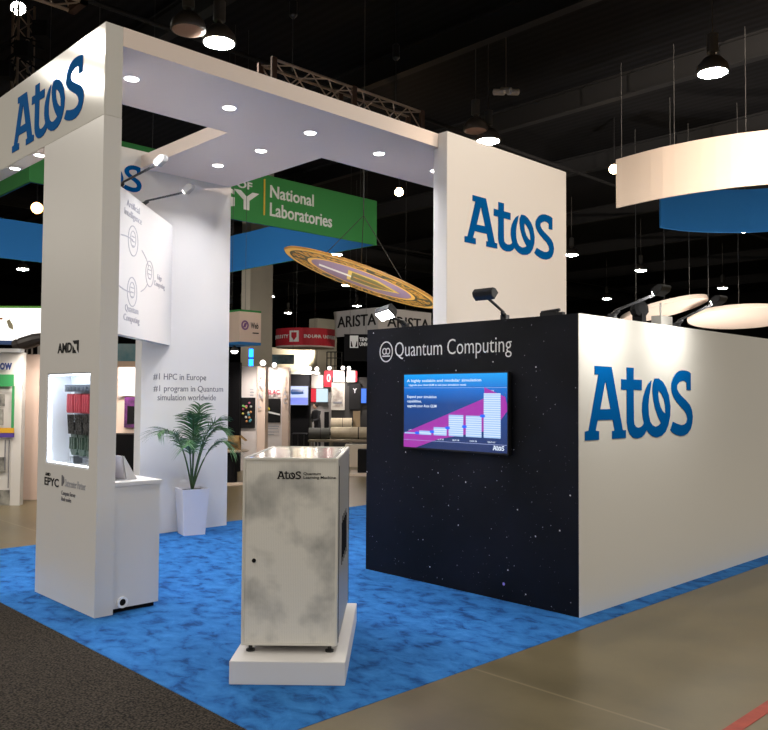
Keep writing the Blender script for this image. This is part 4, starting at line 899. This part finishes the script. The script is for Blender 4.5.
b = B(); prism(b, [o_+d*.041+tn*q+Z*h for q, h in ((-.11, .37), (.11, .37), (.11, .2), (0, .06), (-.11, .2))], d*.01); part('shield', b, red, sh)
b = B(); wire(b, Vector((c.x-.6, c.y, z1_-.01))); wire(b, Vector((c.x+.6, c.y, z1_-.01))); part('wires', b, wire_m, ds)
# grey lettered banner with two faces
ab = thing('corner_banner', 'grey hanging banner with dark capital letters on two faces', 'hanging sign', at(378, 330, 30))
gcl = mat('grey_banner', (.42, .41, .41), .7)
k = at(378, 335, 30); zb, zt = at(378, 334, 30).z, at(378, 307, 30).z
def on_line(u, dirn):
    d = ray(u, 400); d = Vector((d.x, d.y, 0)); A_ = Vector((k.x, k.y)); 
    # solve k + s*dirn = t*d
    det = dirn.x*(-d.y)-(-d.x)*dirn.y; s = (-k.x*(-d.y)-(-d.x)*(-k.y))/det; return s
dl_, dr_ = (-X), (Y)
sl, sr = on_line(332.8, dl_), on_line(431, dr_)
K = Vector((k.x, k.y, 0))
b = B(); prism(b, [K+Z*zb, K+dl_*(sl*.93)+Z*(zb), K+dl_*sl+Z*zt, K+Z*zt], (0, .06, 0)); part('left_face', b, gcl, ab)
b = B(); prism(b, [K+Z*zb+Y*.06, K+dr_*sr+Z*zb, K+dr_*sr+Z*zt, K+Z*zt+Y*.06], (-.06, 0, 0)); part('right_face', b, gcl, ab)
text('lettering', 'ARISTA', ink, ab, K-X*(sl*.9)+Z*(zb+.34), X, Z, sl*.86, .44, th=.02, bold=.01)
text('lettering', 'ARISTA', ink, ab, K+Y*(sr*.16)+Z*(zb+.30), Y, Z, sr*.8, .42, th=.02, bold=.01)
b = B()
for q in (K+dl_*sl*.5, K+dr_*sr*.5+X*-.03): wire(b, q+Z*(zt-.01)+Y*.03)
part('wires', b, wire_m, ab)
# black sign with white emblem
ys = thing('black_sign', 'black hanging sign with a white tower emblem and white lettering', 'hanging sign', at(358, 350, 26))
b = B(); fbox(b, 344, 372, 334, 361, 26, .1); part('board', b, black, ys)
b = B(); fbox(b, 349.8, 358.2, 335.5, 347.8, 25.98, .02); em = part('emblem_plate', b, white_ink, ys)
b = B(); 
for P in (((.12, .08), (.36, .08), (.2, .52), (.12, .55)), ((.88, .08), (.64, .08), (.8, .52), (.88, .55))):
    a0 = at(349.8, 347.8, 25.975); prism(b, [a0+RH*(q*.267)+Z*(h*.39) for q, h in P], -FH*.006)
part('tower_shape', b, ink, em)
text('lettering', 'TENN\nUNIV', white_ink, ys, at(359.3, 346, 26), RH, Z, .30, .27, th=.006, bold=.04)
b = B(); wire(b, at(350, 334, 26.05)); wire(b, at(366, 334, 26.05)); part('wires', b, wire_m, ys)
# dark railing frame by the far pillar
b = B(); D = 40
for u in (327, 331, 335, 342): q = at(u, 352, D); cyl(b, (q.x, q.y, 0), q, .03, 6)
for v in (352, 358, 366): cyl(b, at(327, v, D), at(342, v, D), .025, 6)
solo('dark_rack', b, black_metal, 'dark open rack standing in front of the far beige pillar', 'rack')
hung_board('teal_banner', 'small teal banner right of the near beige pillar', 268.5, 294, 354.5, 364, 30, mat('teal_print', (.04, .12, .16), .6, var=(.25, .3, .33), vscale=3))
booth_back('lit_booth_wall', 'pale lit booth wall far behind the red drum sign', 268, 312, 347, 48, mat('lit_wall_paint', (.7, .62, .5), .7))
l = bpy.data.lights.new('booth_wash', 'SPOT'); l.energy = 500; l.color = (1, .9, .7); l.spot_size = 1.4; l.shadow_soft_size = .2; l.spot_blend = 1
o = bpy.data.objects.new('booth_wash', l); COL.objects.link(o); o.location = at(303, 352, 45.5); o.rotation_mode = 'QUATERNION'; o.rotation_quaternion = FH.to_track_quat('-Z', 'Y')
# carpet rolls
rollm = mat('carpet_roll', (.40, .34, .25), .9, var=(.33, .28, .2), vscale=6)
def roll(label, u0, u1, vc, D, r, m_, dz=0):
    a, b2 = at(u0, vc, D), at(u1, vc, D); zc_ = dz+r
    t = thing('carpet_roll', label, 'carpet roll', (a.x, a.y, zc_-r)); a = Vector((a.x, a.y, zc_)); b2 = Vector((b2.x, b2.y, zc_))
    b = B(); lathe(b, a, b2-a, [(r*.3, .01), (r, 0), (r, (b2-a).length), (r*.3, (b2-a).length-.01)], 20); part('roll', b, m_, t)
    b = B(); lathe(b, a-(b2-a).normalized()*.01, b2-a, [(r*.28, 0), (r*.28, (b2-a).length+.03)], 14); part('core', b, black, t)
    b = B(); lathe(b, a, b2-a, [(r*1.01, (b2-a).length*.55), (r*1.01, (b2-a).length*.57)], 20); part('strap', b, black, t)
tz, sz = at(340, 440, 25.3).z, at(345, 430, 27.4).z
roll('long beige carpet roll lying lowest beside the starry wall', 331, 380, 434.5, 26.0, .19, rollm, tz)
roll('shorter beige carpet roll with dark open end behind the long one', 331, 352, 423.5, 27.4, .20, rollm, sz+.004)
roll('dark carpet roll below the two dark-clothed people', 309, 330, 431.5, 25.7, .18, mat('dark_roll', (.05, .05, .045), .9), tz)
b = B(); fbox(b, 308, 385, 440, 442, 25.3, 1.2)
for u in (310, 330, 350, 372):
    for dd in (.1, 1.1): q = at(u, 441, 25.3)+FH*dd; cyl(b, (q.x, q.y, 0), (q.x, q.y, q.z), .03, 8)
solo('trestle_table', b, mat('trestle_wood', (.22, .18, .13), .7), 'low trestle under the carpet rolls', 'table')
b = B(); fbox(b, 329, 372, 430, 432, 27.1, .75)
for u in (331, 370):
    for dd in (.05, .7): q = at(u, 431, 27.1)+FH*dd; cyl(b, (q.x, q.y, 0), (q.x, q.y, q.z), .02, 8)
solo('side_table', b, mat('table_grey', (.25, .24, .22), .5), 'narrow grey table behind the carpet rolls', 'table')
b = B(); fbox(b, 353, 360, 411, 424, 27.45, .3, z0=at(340, 430, 27.1).z+.001); solo('cardboard_box', b, mat('cardboard_dark', (.3, .22, .13), .8), 'brown cardboard box behind the carpet rolls', 'box')
# black counter and white low bases right of the machine
def counter_pair(label, u0, u1, vt, vb, D, m_, basem):
    t = thing('display_counter', label, 'counter', Vector((at(u0, vb, D).x, at(u0, vb, D).y, 0)))
    b = B(); fbox(b, u0, u1, vt, vb, D, .45, z0=.05); part('body', b, m_, t)
    b = B(); fbox(b, u0-8, u1+12, vb, vb+4, D-.25, .95, z0=0, z1=.05); part('base', b, basem, t)
    return t
counter_pair('black counter on a pale base between the machine and the starry wall', 357.5, 372, 450, 472, 18.2, black, mat('pale_base', (.6, .5, .42), .5))
b = B(); fbox(b, 345, 375, 445, 449, 20.3, .5, z0=.0); solo('pale_bench', b, mat('pale_bench', (.5, .43, .35), .5), 'pale low bench behind the black counter', 'bench')
# round cafe table with box and bag left of the machine
D = 16.2
q = at(231, 450, D); tb = thing('round_table', 'round table on a black column beside the back wall edge', 'table', (q.x, q.y, 0))
b = B(); lathe(b, (q.x, q.y, q.z-.03), (0, 0, 1), [(.33, 0), (.35, .015), (.35, .03)], 32); part('tabletop', b, mat('tabletop_cream', (.62, .5, .4), .4), tb)
b = B(); lathe(b, (q.x, q.y, .04), (0, 0, 1), [(.13, 0), (.13, q.z-.07)], 16); part('column', b, black, tb)
b = B(); lathe(b, (q.x, q.y, 0), (0, 0, 1), [(.30, 0), (.30, .02), (.14, .045)], 28); part('base', b, mat('tabletop_cream', (0, 0, 0)), tb)
cbx = thing('cardboard_box', 'open brown cardboard box on the round table', 'box', (q.x, q.y, q.z))
o_ = Vector((q.x, q.y, q.z))+RH*-.28-FH*.08; card = mat('cardboard', (.42, .25, .09), .8)
b = B(); Wb, Db, Hb_ = .45, .25, .28
obox(b, o_, RH*Wb, FH*Db, Z*.01); obox(b, o_+FH*(Db-.01), RH*Wb, FH*.01, Z*Hb_); obox(b, o_, RH*.01, FH*Db, Z*Hb_); obox(b, o_+RH*(Wb-.01), RH*.01, FH*Db, Z*Hb_); obox(b, o_+Z*(Hb_-.12), RH*Wb, FH*.01, Z*.12)
part('carton', b, card, cbx)
b = B(); obox(b, o_+RH*Wb+Z*Hb_, RH*.12-Z*.1, FH*Db, RH*.006+Z*.006); part('flap', b, card, cbx)
b = B(); bmesh.ops.create_icosphere(b, subdivisions=2, radius=.07, matrix=Matrix.Translation(o_+RH*.18+FH*.12+Z*.092) @ Matrix.Diagonal((1.2, 1, 1, 1)))
for v in b.verts: v.co += Vector((random.uniform(-.012, .012), random.uniform(-.012, .012), random.uniform(-.012, .012)))
solo('plastic_bag', b, mat('bag_white', (.6, .6, .56), .5), 'crumpled white bag inside the open cardboard box', 'bag')

# ------------------------------------------------------------------ neighbours on the left
t = thing('poster_wall', 'white poster wall with green and blue bars at the left edge', 'wall', at(0, 505, 12.4)-Z*at(0, 505, 12.4).z)
D = 12.9
b = B(); fbox(b, -70, 19.5, 351.5, 510, D, .12, z0=0); part('board', b, mat('poster_white', (.62, .6, .57), .5), t)
def lp(nm, u0, u1, v0, v1, m_, d=.01): b = B(); fbox(b, u0, u1, v0, v1, D-d, d); return part(nm, b, m_, t)
text('lettering', 'Know how now', mat('navy_ink', (.01, .03, .15), .5), t, at(-48, 369.5, D), RH, Z, (12+48)*D/FPX, .16, th=.006, bold=.03)
lp('green_block', -60, 13.5, 374, 386, mat('poster_green', (.03, .25, .08), .5)); lp('green_bar', 11, 13.5, 386, 428, mat('poster_green', (0, 0, 0)))
lp('yellow_bar', -60, 13.8, 427.5, 432.5, mat('poster_yellow', (.6, .33, .02), .5), .012); lp('purple_bar', -60, 13.8, 432.5, 437, mat('poster_purple', (.07, .04, .25), .5), .012)
photo = mat('poster_photo', (.05, .05, .05), .5, var=(.35, .34, .3), vscale=6)
lp('photo', -20, 4.5, 394, 406, photo); lp('photo', -20, 3, 409, 425, photo); lp('photo', -20, 5, 457, 472, photo); lp('photo', -20, 9, 490, 508, photo); lp('rule', 4, 5, 440, 470, grey_ink); lp('rule', 7.5, 8.3, 440, 488, grey_ink)
b = B(); fbox(b, -72, 20, 348, 351.5, D-.02, .16); part('top_cap', b, mat('cap_grey', (.55, .55, .56), .4), t)
b = B(); fbox(b, 19.5, 52, 354, 500, 13.6, .12, z0=0); solo('peach_partition', b, peach, 'plain peach partition between the poster wall and the niche column', 'partition')
for u_, v_, D_, en in ((32, 345, 12.6, 50), (0, 335, 11.5, 40), (126, 350, 14.2, 50)):  # unseen spots without fixtures, added to brighten partition, poster wall and panel
    l = bpy.data.lights.new('added_wash', 'SPOT'); l.energy = en; l.color = (1, .88, .78); l.spot_size = 2.0; l.spot_blend = 1; l.shadow_soft_size = .1
    o = bpy.data.objects.new('added_wash', l); COL.objects.link(o); o.location = at(u_, v_, D_); o.rotation_mode = 'QUATERNION'; o.rotation_quaternion = (FH*.6-Z*.8).to_track_quat('-Z', 'Y')
ls = thing('light_sign', 'wide backlit white sign with green top edge at the left', 'sign', at(0, 340, 17))
b = B(); fbox(b, -60, 56, 307.5, 340, 17, .2); part('lightbox', b, mat('lightbox_white', (.8, .8, .8), .5, emit=(1, .99, .95), es=.6), ls)
b = B(); fbox(b, -60, 56, 305.5, 307.5, 17, .2); part('green_edge', b, mat('lime_edge', (.15, .5, .05), .5), ls)
b = B(); fbox(b, -60, 56, 340, 344, 16.99, .22); part('blue_edge', b, mat('sky_edge', (.05, .12, .35), .5), ls)
b = B(); fbox(b, -12, 2.5, 317.5, 319.5, 16.995, .006); part('text_line', b, mat('orange_ink', (.5, .2, .08), .5), ls); b = B(); prism(b, [at(u, v, 16.99) for u, v in ((6.5, 321), (9.5, 319), (13, 325), (13.5, 330), (9, 328))], -FH*.008); part('map_shape', b, mat('sand_ink', (.5, .45, .3), .5), ls)
b = B()
for u in (-40, 40): q = at(u, 344, 17.05); cyl(b, (q.x, q.y, 0), q, .05, 8)
part('post', b, steel, ls)
fx = thing('stage_fixture', 'dark angled stage fixture over the peach partition', 'stage light', at(28, 352, 13.5))
b = B(); a, c2 = at(17, 345.5, 13.5), at(46, 337, 13.5); tube(b, [a, a+(c2-a)*.15, a+(c2-a)*.6, c2], lambda t_: .07+.05*math.sin(t_*3), 12); lathe(b, a, a-c2, [(.09, -.05), (.11, 0), (.09, .05)], 12); part('barrel', b, mat('fixture_brown', (.03, .022, .02), .5), fx)
b = B(); 
for u in (22, 27, 32): cyl(b, at(u, 345, 13.5), at(u, 353.8, 13.55), .015, 6)
part('bracket', b, steel, fx)
# behind the column: stand with poster, drape and banner
D = 15.
t = thing('poster_panel', 'peach panel with a purple and black picture behind the niche column', 'display panel', at(120, 480, D)-Z*at(120, 480, D).z)
b = B(); fbox(b, 84, 152, 367, 500, D, .1, z0=0); part('board', b, mat('panel_peach_light', (.76, .6, .5), .5), t)
b = B(); fbox(b, 118, 152, 367, 396, D-.01, .012); part('white_field', b, mat('panel_white', (.8, .78, .77), .5), t)
b = B(); fbox(b, 124, 140, 397, 427.5, D-.02, .02); pc = part('picture', b, mat('violet_print', (.02, .005, .03), .5, var=(.22, .03, .25), vscale=5), t)
b = B(); fbox(b, 127, 139, 406, 424, D-.024, .004); part('dark_shape', b, black, pc)
text('lettering', 'P\nN\nN\nL', faint_ink, t, at(118.5, 398, D-.012), RH, Z, .08, .5, th=.006, line=.9)
b = B(); fbox(b, 100, 136.5, 434.5, 490, D-.9, .5, z0=0); solo('draped_table', b, black_cloth, 'black draped table behind the low counter', 'table')
hung_board('striped_banner', 'teal striped banner seen between the column and the back wall', 90, 150, 343.5, 361, 19, mat('teal_stripe', (.03, .16, .2), .5, var=(.3, .33, .32), vscale=1.6))
hung_board('tan_header', 'tan header strip under the striped banner', 92, 150, 361, 367, 16.5, mat('tan', (.4, .28, .2), .6))
# exhibitors in dark clothes: standing behind the dark roll
skin = mat('skin', (.42, .26, .19), .55); cloth = mat('dark_clothes', (.014, .014, .018), .85); cloth2 = mat('olive_clothes', (.05, .045, .035), .85); hair = mat('dark_hair', (.01, .008, .007), .7)
def person(label, u, vtop, D, m_, turn, lean):
    top = at(u, vtop, D); H = top.z; s = H/1.65; base = Vector((top.x, top.y, 0)); ang = math.atan2(FH.y, FH.x)+turn
    t = thing('person', label, 'person', base, ang)
    P = {'pel': (0, 0, .92), 'ch': (lean*.5, 0, 1.22), 'nk': (lean*.9, 0, 1.42), 'hd': (lean*1.15, 0, 1.54)}
    V = [(0, 0, .92), (lean*.4, 0, 1.12), (lean*.75, 0, 1.32), (lean*.95, 0, 1.42)]; Rr = [(.15, .13), (.15, .11), (.16, .11), (.06, .06)]
    Ed = [(0, 1), (1, 2), (2, 3)]
    for sg in (-1, 1):
        i = len(V); V += [(lean*.75, sg*.19, 1.33), (lean*.75+.06, sg*.24, 1.06), (lean+.28, sg*.15, 1.0)]; Rr += [(.065, .065), (.045, .045), (.032, .032)]; Ed += [(2, i), (i, i+1), (i+1, i+2)]
        i = len(V); V += [(0, sg*.1, .82), (.02, sg*.11, .47), (-.02, sg*.11, .07), (.12, sg*.12, .03)]; Rr += [(.09, .09), (.06, .06), (.045, .045), (.035, .03)]; Ed += [(0, i), (i, i+1), (i+1, i+2), (i+2, i+3)]
    me = bpy.data.meshes.new('body'); me.from_pydata([(x*s, y*s, z*s) for x, y, z in V], Ed, []); o = bpy.data.objects.new('body', me); COL.objects.link(o); o.parent = t; me.materials.append(m_)
    sk = o.modifiers.new('skin', 'SKIN'); sb = o.modifiers.new('sub', 'SUBSURF'); sb.levels = sb.render_levels = 1
    for i, v in enumerate(me.skin_vertices[0].data): v.radius = (Rr[i][0]*s, Rr[i][1]*s); v.use_root = (i == 0)
    M_ = FRAME[t]
    def ell(nm, ctr, rad, m2): 
        b = B(); bmesh.ops.create_icosphere(b, subdivisions=2, radius=1, matrix=M_ @ Matrix.Translation(Vector(ctr)*s) @ Matrix.Diagonal((rad[0]*s, rad[1]*s, rad[2]*s, 1))); return part(nm, b, m2, t, smooth=True)
    hx = lean*1.15
    h_ = ell('head', (hx+.01, 0, 1.535), (.095, .075, .115), skin); ell('hair', (hx-.015, 0, 1.565), (.1, .085, .1), hair)
    b = B()
    for sg in (-1, 1):
        bmesh.ops.create_icosphere(b, subdivisions=1, radius=.03*s, matrix=M_ @ Matrix.Translation(Vector((lean+.33, sg*.14, 1.0))*s))
    part('hands', b, skin, t)
person('person in olive clothes standing left, seen from behind the dark carpet roll', 308.5, 407.5, 27.6, cloth2, .6, .03)
person('person in black clothes leaning forward right of the olive-clothed person', 318, 403, 27.4, cloth, 2.2, .10)
b = B(); fbox(b, 324, 328.3, 412, 450, 27.7, .3, z0=0); solo('black_case', b, black, 'upright black case right of the two people', 'case')
